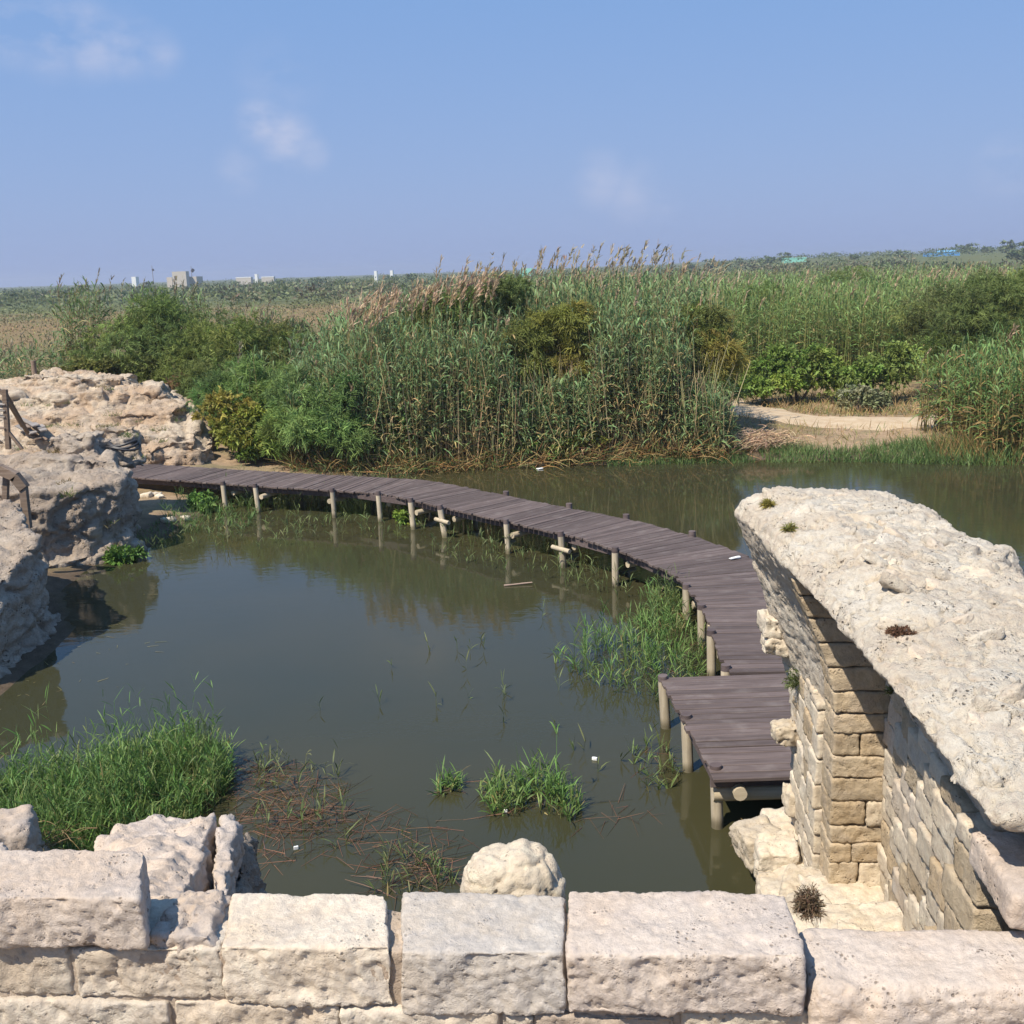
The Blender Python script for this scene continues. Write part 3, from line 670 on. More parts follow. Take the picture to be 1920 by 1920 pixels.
# stones jutting from the far edge
for (x, y, u_, a, b, c) in [(1437, 1168, 8.0, .10, .13, .075), (1442, 1205, 8.0, .10, .13, .07), (1458, 1373, 7.95, .10, .12, .085), (1478, 1500, 7.9, .08, .12, .09)]:
    d = _f + _r*(x-960)/FPX - _u*(y-960)/FPX; t = u_/(d@U); p = np.array([0, 0, EYE])+d*t+V*.06
    child('jutting_stone', rock_mesh('jutting_stone', [boxpts(p, a*1.1, b, c, -AZ, .02)], .016, [('f', 6, .03), ('p', 14, .03), ('f', 25, .01)], x*.01, 6), M['cream'], vr)
# broken foot of the wall: ledge and stepped stones
lh = [boxpts(uvz(1.85, 6.2, .33), .46, .62, .48, -AZ, .03), boxpts(uvz(1.95, 5.4, .60), .66, .6, .56, -AZ, .04), boxpts(uvz(2.05, 4.45, .86), .95, .55, .72, -AZ, .04), boxpts(uvz(1.56, 7.4, .1), .16, .8, .45, -AZ, .03)]
child('rubble_ledge', rock_mesh('rubble_ledge', lh, .022, SL, 8.8, 3), M['cream'], vr)
for (v_, u_, z_, a, b, c) in [(1.32, 7.8, .45, .17, .2, .12), (1.40, 7.45, .55, .16, .18, .12), (1.34, 7.0, .50, .18, .2, .12), (1.48, 6.75, .66, .17, .2, .1), (1.22, 6.6, .32, .14, .22, .17), (1.40, 6.3, .78, .18, .2, .1), (1.18, 6.05, .55, .13, .17, .15), (1.40, 5.8, .95, .2, .2, .1), (1.25, 5.45, 1.05, .15, .17, .12), (1.55, 5.35, 1.12, .2, .22, .08), (1.70, 6.0, .86, .2, .2, .07)]:
    child('step_stone', rock_mesh('step_stone', [boxpts(uvz(v_, u_, z_), a, b, c, random.uniform(-.4, .3), .03)], .018, SL, v_*9+u_, 4), M['cream'], vr)
# slab that overhangs at the near end
o = child('overhanging_slab', rounded_block('overhanging_slab', vuz_block(1.60, 2.9, 3.74, 4.24, 2.445, 2.60, .012), .014, .025, FB, 14.2), M['pink'], vr)
child('slab_bed', rock_mesh('slab_bed', [boxpts(uvz(2.35, 4.05, 2.2), .5, .16, .26, -AZ, .03), boxpts(uvz(2.35, 4.25, 2.70), .55, .25, .12, -AZ, .03)], .025, SL, 15.1, 3), M['rubble'], vr)

# ------------------------------------------------------------------ rocks on the left bank
RL = [('f', .8, .08), ('w', 1.0, .06), ('s', 2.4, .03), ('w', 2.8, .025), ('r', 4, .02), ('f', 7, .025), ('p', 9, .025), ('f', 18, .014)]
def solid(foot, z0, tops, shrink=.97):
    """closed hull between a footprint and a ragged top"""
    foot = np.array(foot, float); c = foot.mean(0)
    pts = [np.array([x, y, z0]) for x, y in foot]
    for (x, y), z in zip(foot, tops): q = c+(np.array([x, y])-c)*shrink; pts.append(np.array([q[0], q[1], z]))
    return pts
A = solid([(-6.68, 14.7), (-6.72, 13.1), (-7.2, 11.6), (-11.5, 10.8), (-12, 16.6), (-9.2, 17.1), (-8.0, 16.9)], -.4, [1.5, 1.15, .8, 1.2, 1.7, 1.70, 1.62], .985)
B = solid([(-6.68, 14.7), (-6.72, 12.6), (-7.2, 11.4), (-8, 11.8), (-8, 15.6), (-6.9, 15.6)], -.4, [.2, .25, .2, .3, .3, .2])
tag(link('rock_outcrop', rock_mesh('rock_outcrop', [A, B], .045, RL, 3.3, 4), M['rawrock']), 'dark shaded rock outcrop at the left edge of the picture, nearest of the bank rocks', 'rock')
A = solid([(-7.2, 19.35), (-7.7, 18.75), (-8.35, 18.5), (-10.8, 18.2), (-11, 21.8), (-8.6, 21.6), (-7.4, 20.7)], -.3, [1.42, 1.36, 1.40, 1.5, 1.62, 1.55, 1.44], .985)
B = solid([(-7.75, 18.85), (-8.3, 18.35), (-9.6, 17.9), (-10.6, 18.4), (-10, 19.6), (-8.2, 19.6)], -.3, [1.0, 1.15, 1.25, 1.3, 1.4, 1.3], .93)
C_ = solid([(-6.95, 19.7), (-7.3, 19.0), (-8.3, 18.0), (-9, 17.8), (-9, 19), (-7.5, 20)], -.3, [.18, .22, .2, .2, .3, .25])
D = solid([(-7.6, 20.6), (-8.9, 20.3), (-9.7, 20.6), (-9.6, 21.3), (-8.0, 21.4)], 1.2, [1.6, 1.72, 1.7, 1.72, 1.62], .9)
tag(link('rock_outcrop', rock_mesh('rock_outcrop', [A, B, C_, D], .045, RL, 6.1, 4), M['rawrock']), 'big squared rock outcrop carrying the left end of the boardwalk', 'rock')
A = boxpts((-8.95, 21.9, 1.65), .62, .36, .34, -.2, .08, taper=.15); B = boxpts((-8.3, 22.2, 1.5), .5, .4, .28, .3, .08, taper=.2)
tag(link('rock_block', rock_mesh('rock_block', [A, B], .04, RL, 9.4, 4), M['rawrock']), 'dark overhanging rock block on top of the squared outcrop by the boardwalk end', 'rock')
ql = [solid([(-16.5, 24.6), (-11.5, 25.3), (-9.3, 26.3), (-7.9, 26.6), (-7.7, 27.6), (-8.3, 29.2), (-10, 34), (-18, 35)], -.3, [.9, .85, .75, .70, .78, 1.0, 1.3, 1.4], .99),
      solid([(-16.5, 26.4), (-11.3, 27.2), (-9.2, 27.2), (-8.1, 27.4), (-8.5, 29.2), (-10.2, 34), (-18, 35)], .3, [1.25, 1.2, 1.12, 1.05, 1.4, 1.6, 1.7], .985),
      solid([(-16, 28.3), (-11.8, 28.5), (-9.0, 28.4), (-8.9, 29.5), (-10.5, 33.6), (-18, 35)], .5, [1.55, 1.6, 1.55, 1.65, 1.8, 1.9], .98),
      solid([(-17, 30.6), (-12.9, 30.2), (-10.6, 29.8), (-9.6, 30.2), (-11, 33.5), (-17, 34.5)], .8, [1.9, 2.0, 1.88, 1.80, 2.0, 2.1], .97),
      solid([(-14.6, 31.6), (-12.6, 31.2), (-11.2, 31.4), (-11.2, 33.2), (-14.5, 33.8)], 1.2, [2.42, 2.40, 2.22, 2.3, 2.45], .88),
      boxpts((-10.4, 30.1, 1.85), .8, .5, .25, .2, .1, taper=.2), boxpts((-11.9, 29.9, 1.85), .9, .5, .2, 0, .1, taper=.2), boxpts((-10.1, 27.0, 1.1), .55, .35, .3, .2, .06, taper=.1), boxpts((-8.6, 26.9, .8), .6, .3, .22, .1, .06), boxpts((-9.3, 26.5, .75), .5, .3, .2, -.3, .06), boxpts((-15.6, 29.6, 1.7), 1.1, .9, .5, .2, .15, taper=.2)]
me = rock_mesh('quarry_ledge', ql, .06, [('f', .6, .10), ('w', .75, .085), ('w', 1.9, .055), ('s', 3, .035), ('r', 4, .025), ('f', 5, .03), ('p', 6, .05), ('f', 13, .02)], 5.2, 2)
tag(link('quarry_ledge', me, M['bedrock']), 'pale stepped limestone ledge with reddish hollows behind the boardwalk end', 'rock')

# ------------------------------------------------------------------ boardwalk
DZ = 0.58
bwk = thing('boardwalk', 'purple brown plank boardwalk on pale wooden posts curving across the pond', 'boardwalk', (0.8, 18.7, 0))
def cyl_mesh(name, p, q, r0, r1, n=10, rings=3, wob=.06, cap=True):
    p = np.array(p, float); q = np.array(q, float); a = unit(q-p); k = np.array([0, 0, 1.0]) if abs(a[2]) < .9 else np.array([1.0, 0, 0])
    s = unit(np.cross(a, k)); t = np.cross(a, s); vs = []
    for i in range(rings+1):
        f = i/rings; c = p+(q-p)*f; r = r0+(r1-r0)*f
        for j in range(n):
            th = 2*math.pi*j/n; rr = r*(1+random.uniform(-wob, wob)); vs.append(c+(s*math.cos(th)+t*math.sin(th))*rr)
    bm = bmesh.new(); V_ = [bm.verts.new(tuple(x)) for x in vs]
    for i in range(rings):
        for j in range(n): f_ = bm.faces.new((V_[i*n+j], V_[i*n+(j+1) % n], V_[(i+1)*n+(j+1) % n], V_[(i+1)*n+j])); f_.smooth = True
    for f_ in (bm.faces.new(V_[:n][::-1]), bm.faces.new(V_[-n:])):
        for e_ in f_.edges: e_.smooth = False
    bmesh.ops.recalc_face_normals(bm, faces=bm.faces[:])
    me = bpy.data.meshes.new(name); bm.to_mesh(me); bm.free(); return me
def beam_mesh(name, p, q, w, h, up=(0, 0, 1), bev=.006):
    p = np.array(p, float); q = np.array(q, float); a = unit(q-p); s = unit(np.cross(a, np.array(up, float))); t = np.cross(s, a)
    bm = bmesh.new(); vs = []
    for c in (p, q):
        for (i, j) in ((-1, -1), (1, -1), (1, 1), (-1, 1)): vs.append(bm.verts.new(tuple(c+s*i*w/2+t*j*h/2)))
    for f in ((0, 1, 2, 3), (7, 6, 5, 4), (0, 4, 5, 1), (1, 5, 6, 2), (2, 6, 7, 3), (3, 7, 4, 0)): bm.faces.new([vs[k] for k in f])
    bmesh.ops.recalc_face_normals(bm, faces=bm.faces[:])
    if bev: bmesh.ops.bevel(bm, geom=bm.edges[:], offset=bev, segments=1, affect='EDGES')
    me = bpy.data.meshes.new(name); bm.to_mesh(me); bm.free(); return me
def plank(quad, z, th=.035, name='plank', parent=bwk):
    """quad: near-start, far-start, far-end, near-end (xy); local x runs along the board"""
    q = np.array(quad, float); o0 = q.mean(0); ax = unit((q[1]+q[2]-q[0]-q[3])/2); ay = np.array([-ax[1], ax[0]])
    loc = np.stack([(q-o0)@ax, (q-o0)@ay], 1)
    bm = bmesh.new(); zt = random.uniform(-.004, .004); tw = random.uniform(-.003, .003)
    b = [bm.verts.new((x, y, -th)) for x, y in loc]; t = [bm.verts.new((x, y, zt+(tw if y > 0 else -tw))) for x, y in loc]
    bm.faces.new(b[::-1]); bm.faces.new(t)
    for i in range(4): bm.faces.new((b[i], b[(i+1) % 4], t[(i+1) % 4], t[i]))
    bmesh.ops.recalc_face_normals(bm, faces=bm.faces[:])
    bmesh.ops.bevel(bm, geom=[e for e in bm.edges if e.verts[0] in t and e.verts[1] in t], offset=.005, segments=1, affect='EDGES')
    me = bpy.data.meshes.new(name); bm.to_mesh(me); bm.free(); me.materials.append(M['deck'])
    o = bpy.data.objects.new(name, me); COL.objects.link(o)
    o.parent = parent; o.location = (o0[0]-parent.location[0], o0[1]-parent.location[1], z); o.rotation_euler = (random.uniform(-.003, .003), 0, math.atan2(ax[1], ax[0]))
    return o
CEN = [(-10.3, 25.8), (-8.5, 24.95), (-6.6, 24.05), (-5.0, 23.28), (-3.3, 22.55), (-2.2, 22.05), (-1.35, 21.1), (-.35, 19.95), (.75, 18.75), (1.7, 17.7), (2.55, 16.3), (3.1, 14.95), (3.22, 13.5), (3.13, 12.25), (3.07, 10.98)]
c0, _ = polyline(CEN, .05); c0 = smooth_line(c0, 60); ctr, cs = polyline(c0, .128)
tg = unit(np.gradient(ctr, axis=0)); nm = np.stack([-tg[:, 1], tg[:, 0]], 1)    # nm: to the far / right side
HWID = .75
nearE = ctr-nm*HWID; farE = ctr+nm*HWID
for i in range(len(ctr)-1):
    d = tg[i]*.006; e0, e1 = random.uniform(-.03, .03), random.uniform(-.03, .03)
    plank([nearE[i]+d-nm[i]*e0, farE[i]+d+nm[i]*e1, farE[i+1]-d+nm[i+1]*e1, nearE[i+1]-d-nm[i+1]*e0], DZ)
y = 10.93; xl0, xl1, xr = 1.56, 1.69, 4.3
while y > 8.62:
    f0 = (10.93-y)/2.33; f1 = f0+.122/2.33; e = random.uniform(-.02, .02)
    plank([(xl0+(xl1-xl0)*f1+e, y-.120), (xr, y-.120), (xr, y-.006), (xl0+(xl1-xl0)*f0+e, y-.006)], DZ+.0005)
    y -= .126
yend = y+.0
# stringers under both edges, in straight lengths
def stringer(line, off, z):
    p, s = polyline(line, 1.9); t = unit(np.gradient(p, axis=0)); n = np.stack([-t[:, 1], t[:, 0]], 1); q = p+n*off
    for a, b in zip(q[:-1], q[1:]): child('stringer', beam_mesh('stringer', (*a, z), (*b, z), .06, .13), M['decktop'], bwk)
stringer(ctr, -.60, DZ-.105); stringer(ctr, .60, DZ-.105); stringer(ctr, 0, DZ-.105)
child('fascia_board', beam_mesh('fascia_board', (1.68, yend+.12, DZ-.085), (4.3, yend+.12, DZ-.085), .04, .10), M['decktop'], bwk)
for (x0, x1) in ((1.66, 1.76), (3.0, 3.0), (4.2, 4.2)): child('stringer', beam_mesh('stringer', (x0, 10.9, DZ-.105), (x1, yend+.16, DZ-.105), .06, .13), M['decktop'], bwk)
def post(x, y, top=.10, r=.068, lean=(0, 0), base=-.75, zc=None):
    zc = DZ-.03 if zc is None else zc; b = np.array([x, y, base]); t = np.array([x+lean[0], y+lean[1], zc]); ln = (t-b)/(zc-base)
    o = child('post', cyl_mesh('post', b, t, r*1.03, r, 12, 4, .03), M['post'], bwk)
    cp = bpy.data.objects.new('post_top', cyl_mesh('post_top', t+ln*.002, t+ln*(DZ+top-zc), r*1.02, r*.98, 12, 1, .02)); COL.objects.link(cp); cp.data.materials.append(M['decktop']); cp.parent = o
    return o
def log(p, q, r=.055): return child('cross_log', cyl_mesh('cross_log', p, q, r, r, 12, 3, .03), M['log'], bwk)
def near_of(x, y):
    i = int(np.argmin(np.linalg.norm(nearE-np.array([x, y]), axis=1))); return i
NEARPOST = [((380, 968), (-.03, .02)), ((467, 967), (-.06, 0)), ((640, 967), (-.02, 0)), ((746, 966), (-.03, 0)), ((809, 985), (-.06, 0)), ((874, 1000), (-.16, .05)), ((988, 1030), (-.05, 0)), ((1088, 1055), (-.07, 0)), ((1196, 1090), (0, 0))]
for k, ((px, py), ln) in enumerate(NEARPOST):
    w = at(px, py, 0); i = near_of(w[0], w[1]); p = nearE[i]-nm[i]*.045
    post(p[0]-ln[0]*.6, p[1]-ln[1]*.6, .06, random.uniform(.048, .058), ln)
    a = nearE[i]-nm[i]*(random.uniform(.02, .07) if k in (1, 2, 4, 6) else -.12)+tg[i]*(.10 if k != 2 else -.10); b = farE[i]+nm[i]*.12+tg[i]*.11
    log((*a, DZ-.235), (*b, DZ-.235))
    if k in (5, 7): c_ = nearE[i]-nm[i]*.1; log((*(c_-tg[i]*.2), DZ-.24), (*(c_+tg[i]*.22), DZ-.25), .04)
    f = farE[i]+nm[i]*.045; post(f[0], f[1], .07 if k > 4 else -.03, .06)
for y_ in (14.35, 13.35, 12.25, 11.15):
    i = int(np.argmin(np.abs(ctr[:, 1]-y_)+(ctr[:, 0] < 0)*9)); p = nearE[i]-nm[i]*.04
    post(p[0]+.06, p[1], .04, .056, (-.02, 0)); f = farE[i]+nm[i]*.045; post(f[0], f[1], .07, .06)
    log((*(nearE[i]+nm[i]*.06+tg[i]*.12), DZ-.235), (*(farE[i]+nm[i]*.15+tg[i]*.12), DZ-.235))
for (x, y_, l_) in [(1.53, 10.90, -.07), (1.59, 9.86, -.05), (1.66, yend+.21, -.04)]: post(x+.13, y_, .035, .055, (l_, 0))
for (x, y_) in [(4.15, 10.8), (4.15, 8.9)]: post(x, y_, .08, .07)
log((1.72, yend+.20, DZ-.235), (4.35, yend+.20, DZ-.235), .075)
log((1.93, yend+.02, DZ-.165), (2.02, 10.7, DZ-.165), .062)
i = 8; child('brace', beam_mesh('brace', (*(nearE[2]-nm[2]*.02), .0), (*(nearE[12]+nm[12]*.1), DZ-.2), .09, .09), M['greywood'], bwk)

# ------------------------------------------------------------------ timber at the left edge
rl = thing('wooden_railing', 'weathered wooden railing and steps at the left edge by the pale ledge', 'railing', tuple(atY(12, 838, 23.5)))
def brl(nm_, a, b, w, h, mt, par=rl, Y=23.5, Y2=None):
    return child(nm_, beam_mesh(nm_, atY(*a, Y), atY(*b, Y2 or Y), w, h, (0, 1, 0)), M[mt], par)
brl('rail_post', (9, 730), (16, 842), .10, .10, 'brownwood'); brl('rail_post', (-45, 715), (-40, 842), .10, .10, 'brownwood')
brl('handrail', (-60, 690), (12, 742), .08, .08, 'brownwood'); brl('handrail', (10, 738), (52, 812), .07, .08, 'brownwood', Y2=25.5); brl('handrail', (14, 752), (42, 800), .06, .06, 'brownwood', Y2=25.0)
for k, y_ in enumerate((758, 770, 781, 803)): brl('slat', (-60, y_-4), (12, y_), .03, .16, 'greywood' if k < 3 else 'brownwood')
brl('brace', (12, 805), (42, 842), .06, .08, 'brownwood')
cr_ = thing('curved_handrail', 'broad brown curved handrail end behind the dark outcrop at the left edge', 'handrail', tuple(atY(20, 935, 17.4)))
pts = [atY(-60, 868, 17.4), atY(0, 880, 17.4), atY(28, 893, 17.4), atY(44, 913, 17.4), atY(45, 936, 17.4)]
for a, b in zip(pts[:-2], pts[1:-1]): child('rail', beam_mesh('rail', a, b+unit(b-a)*.03, .16, .14, (0, 1, 0)), M['brownwood'], cr_)
child('rail_post', beam_mesh('rail_post', pts[3], pts[4]-np.array([0, 0, .5]), .12, .1, (0, 1, 0)), M['brownwood'], cr_)
child('rail_post', beam_mesh('rail_post', atY(12, 890, 17.5), atY(2, 940, 17.5)-np.array([0, 0, .4]), .09, .09, (0, 1, 0)), M['brownwood'], cr_)
# weathered boards and a pipe coil lying on the ledge, wherever the rock under them is
def rest_on(px, py):
    dg = bpy.context.evaluated_depsgraph_get(); d = _f + _r*(px-960)/FPX - _u*(py-960)/FPX; o = Vector((0, 0, EYE))
    for _ in range(6):
        h, loc, n_, i_, ob, m_ = SC.ray_cast(dg, o, Vector(d).normalized())
        if not h or ob.name.split('.')[0] in ('quarry_ledge', 'rock_outcrop', 'rock_block', 'ground'): break
        o = loc+Vector(d).normalized()*.02
    return np.array(loc) if h else atY(px, py, 24.0)
tp = thing('timber_pile', 'heap of grey weathered boards lying in the hollow beside the railing', 'timber', tuple(rest_on(90, 832)))
for k, (a, b) in enumerate([((48, 802), (104, 838)), ((62, 800), (112, 836)), ((60, 816), (96, 842)), ((52, 822), (90, 834)), ((74, 808), (120, 844)), ((40, 796), (72, 812)), ((68, 838), (108, 826)), ((36, 812), (64, 828)), ((80, 820), (116, 848))]):
    A_, B_ = rest_on(*a), rest_on(*b)
    if np.linalg.norm(A_-B_) > 2.2: B_ = A_+unit(B_-A_)*1.1
    li = np.array([0, 0, .07+.02*k])
    child('board', beam_mesh('board', A_+li, B_+li, random.uniform(.10, .2), .035, (0, -.3, 1)), M['greywood' if k % 3 else 'brownwood'], tp)
bh = thing('pipe_coil', 'flattened coil of black pipe lying on the rock left of the boardwalk start', 'pipe', tuple(rest_on(232, 842)))
for k in range(3):
    c = rest_on(232, 845)+np.array([0, 0, .07+.05*k]); r_ = .34-.03*k
    bm = bmesh.new(); n_ = 20; rg = []
    for j in range(n_):
        th = 2*math.pi*j/n_; o_ = c+np.array([math.cos(th)*r_, math.sin(th)*r_*.7, .04*math.sin(th*2+k)]); e = np.array([math.cos(th), math.sin(th)*.7, 0])
        rg.append([bm.verts.new(tuple(o_+e*.028*math.cos(p_)+np.array([0, 0, .028*math.sin(p_)]))) for p_ in (0, 1.05, 2.1, 3.14, 4.19, 5.24)])
    for j in range(n_):
        for s_ in range(6): bm.faces.new((rg[j][s_], rg[(j+1) % n_][s_], rg[(j+1) % n_][(s_+1) % 6], rg[j][(s_+1) % 6]))
    bmesh.ops.recalc_face_normals(bm, faces=bm.faces[:]); me = bpy.data.meshes.new('pipe_loop'); bm.to_mesh(me); bm.free(); shade_smooth(me); child('pipe_loop', me, M['black'], bh)
a = atY(66, 702, 34); tag(link('wooden_stake', cyl_mesh('wooden_stake', atY(66, 712, 34)-np.array([0, 0, .6]), atY(62, 676, 34), .09, .08, 10, 3), M['brownwood']), 'thick dark wooden stake standing behind the pale ledge', 'post')

# ------------------------------------------------------------------ vegetation builders
def reeds(Lv, P, Ht, nleaf, col, stemcol, leaf_len=.5, leaf_w=.034, seg=3, lo=.30, lean=.05, stemw=.016, drycol=None, dryfrac=0.0, plume=0.0, plumecol=(.30, .20, .145), stem3=True):
    """tall cane: jointed stem, arching blades up the stem, some with a feathery plume"""
    n = len(P)
    A = unit(np.stack([RNG.normal(0, lean, n), RNG.normal(0, lean, n), np.ones(n)], 1)); bend = RNG.uniform(0, .05, n)
    cs_ = jcol(stemcol, n, .2); S0 = side_of(A, n)
    for k in range(2 if stem3 else 1): Lv.add(P, A, S0 if k == 0 else unit(np.cross(A, S0)), Ht, stemw, bend, 3, lambda t: 1-.7*t, cs_)
    k = nleaf; i = np.repeat(np.arange(n), k); m_ = len(i)
    t = np.clip(lo+(1-lo)*((np.tile(np.arange(k), n)+RNG.uniform(0, 1, m_))/k), 0, 1)
    az = RNG.uniform(0, 2*np.pi, m_); el = R(25)+R(48)*t**1.5+RNG.normal(0, .12, m_)
    D = np.stack([np.cos(az)*np.cos(el), np.sin(az)*np.cos(el), np.sin(el)], 1)
    P0 = P[i]+A[i]*(Ht[i]*t)[:, None]; P0[:, 2] -= bend[i]*Ht[i]*t*t
    Sd = unit(np.cross(D, np.array([0, 0, 1.0]))+RNG.normal(0, .35, (m_, 3)))
    c = jcol(col, m_, .16)*np.clip(RNG.normal(1, .14, n), .6, 1.5)[i][:, None]
    if drycol is not None:
        pdry = np.clip(dryfrac*2.2*(1-t)**1.2, 0, .95); dr = RNG.uniform(0, 1, m_) < pdry
        c[dr] = jcol(drycol, int(dr.sum()), .22)
    Lv.add(P0, D, Sd, leaf_len*RNG.uniform(.6, 1.25, m_)*(1-.25*t), leaf_w*RNG.uniform(.7, 1.3, m_), RNG.uniform(.35, .8, m_), seg, LEAF, c)
    if plume > 0:
        sel = np.where(RNG.uniform(0, 1, n) < plume)[0]; j = np.repeat(sel, 14); mm = len(j)
        if mm:
            tt = RNG.uniform(-.10, .5, mm); top = P[j]+A[j]*Ht[j][:, None]; top[:, 2] -= bend[j]*Ht[j]; pd = unit(np.array([.28, -.1, 1.0])+RNG.normal(0, .12, (n, 3)))[j]
            Lv.add(top+pd*(tt*.8)[:, None], unit(pd+RNG.normal(0, .35, (mm, 3))), side_of(pd, mm), RNG.uniform(.10, .24, mm), RNG.uniform(.02, .045, mm), .15, 2, EVEN, jcol(plumecol, mm, .2))
            Lv.add(top[::14], pd[::14], side_of(pd[::14], len(sel)), .42, .012, .1, 2, EVEN, jcol(plumecol, len(sel), .15))
def scatter(n, x0, x1, y0, y1, fn=None):
    out = np.zeros((0, 2))
    while len(out) < n:
        p = np.stack([RNG.uniform(x0, x1, n*2), RNG.uniform(y0, y1, n*2)], 1)
        if fn is not None: p = p[fn(p)]
        out = np.concatenate([out, p])
    return out[:n]
def on_ground(p): return np.column_stack([p, ground_z(p)])
def crown_mesh(name, lobes, nclump, per, flen, fwid, cols, droop=.35, seg=2, up=.55, inner=.55, puffs=16):
    """feathery or leafy crown: sprays gathered in puffs over a set of lobes (centre, radii)"""
    Lv = Leaves(); vol = np.array([a[3]*a[4]*a[5] for a in lobes])**.7; vol /= vol.sum()
    for li, (lb, w) in enumerate(zip(lobes, vol)):
        n = max(8, int(nclump*w)); c0 = np.array(lb[:3]); r3 = np.array(lb[3:6]); base = np.array(cols[li % len(cols)])
        k = puffs; pd = randdir(k, -.6, 1); pc_ = c0+pd*r3*RNG.uniform(.62, .92, (k, 1)); pr = RNG.uniform(.28, .46, k)*r3.mean(); pcol = jcol(base, k, .16, .05)
        which = RNG.integers(0, k, n); d = randdir(n, -.9, 1); rr = RNG.uniform(0, 1, n)**.35
        C0 = pc_[which]+d*(pr[which]*rr)[:, None]*np.array([1.1, 1.1, .8])
        nb = n//5; dd = randdir(nb, -.8, 1); C0[:nb] = c0+dd*r3*RNG.uniform(.3, .8, (nb, 1))
        cc = pcol[which]*np.clip(RNG.normal(1, .10, (n, 1)), .6, 1.5); i = np.repeat(np.arange(n), per); m_ = n*per
        D = unit(d[i]*.8+np.array([0, 0, up*.7])+RNG.normal(0, .5, (m_, 3)))
        Lv.add(C0[i]+RNG.normal(0, flen*.2, (m_, 3)), D, side_of(D, m_), flen*RNG.uniform(.5, 1.3, m_), fwid*RNG.uniform(.6, 1.4, m_), droop*RNG.uniform(.3, 1.5, m_), seg, EVEN, cc[i]*np.clip(RNG.normal(1, .14, (m_, 1)), .5, 1.6))
    return Lv.mesh(name)
def trunk_mesh(name, base, tips, r=.07):
    bm = bmesh.new()
    for tp_ in tips:
        p = np.array(base, float)+np.array([random.uniform(-.12, .12), random.uniform(-.12, .12), 0]); q = np.array(tp_, float); mid = (p+q)/2+np.array([random.uniform(-.15, .15), random.uniform(-.15, .15), .1])
        rg = []
        for c, rr in ((p, r), (mid, r*.7), (q, r*.3)): rg.append([bm.verts.new(tuple(c+np.array([math.cos(t)*rr, math.sin(t)*rr, 0]))) for t in (0, 1.05, 2.1, 3.14, 4.19, 5.24)])
        for a, b in zip(rg[:-1], rg[1:]):
            for s_ in range(6): bm.faces.new((a[s_], a[(s_+1) % 6], b[(s_+1) % 6], b[s_]))
        bm.faces.new(rg[0][::-1]); bm.faces.new(rg[-1])
    me = bpy.data.meshes.new(name); bm.to_mesh(me); bm.free(); shade_smooth(me); return me

# ------------------------------------------------------------------ reed beds (beyond counting)
GREY = (.165, .232, .112); FRESH = (.115, .17, .060); STRAW = (.36, .28, .155); RUST = (.27, .145, .07); PLUME = (.43, .305, .225)
def col_h(x, y):   # height of the main bed, by the skyline it makes
    px = x*30.5/np.maximum(y, 1)            # sideways place at the common distance
    return np.interp(px, [-5.8, -4.6, -3.2, -2.0, 0.0, 1.6, 3.2, 5.0, 6.6, 7.4], [2.9, 3.5, 3.95, 4.15, 4.3, 4.55, 4.4, 4.25, 3.9, 3.3])
p = scatter(3600, -5.6, 7.5, 26.9, 29.6, lambda q: (poly_sd(q, SHORE) > .15) & (q[:, 1] < 29.8) & (q[:, 0] < 5.75))
Lv = Leaves(); Ht = col_h(p[:, 0], p[:, 1])*RNG.uniform(.62, .98, len(p))*(1-.20*smooth(p[:, 1], 28.2, 26.9))*(1+.16*fbm(np.column_stack([p*.9, 0*p[:, :1]]), 2)); Pg = on_ground(p)
Ht = np.where((np.abs(p[:, 0]-1.15) < 1.15) & (p[:, 1] < 28.5), np.minimum(Ht, RNG.uniform(1.2, 2.3, len(p))), Ht); Ht = np.where((p[:, 0] > 4.5) & (p[:, 1] < 29.6), np.minimum(Ht, RNG.uniform(.8, 1.9, len(p))), Ht)
reeds(Lv, Pg, Ht, 20, GREY, STRAW, .58, .040, 3, .20, .08, .021, (.36, .265, .145), .31, .012, PLUME)
p = scatter(2300, -5.2, 8.2, 29.4, 33.0, lambda q: q[:, 0] < 5.9); Ht = (col_h(p[:, 0], p[:, 1])+.1)*RNG.uniform(.85, 1.02, len(p))
reeds(Lv, on_ground(p), Ht, 11, GREY, STRAW, .62, .048, 2, .4, .06, .018, (.30, .22, .12), .12, .05, PLUME, False)
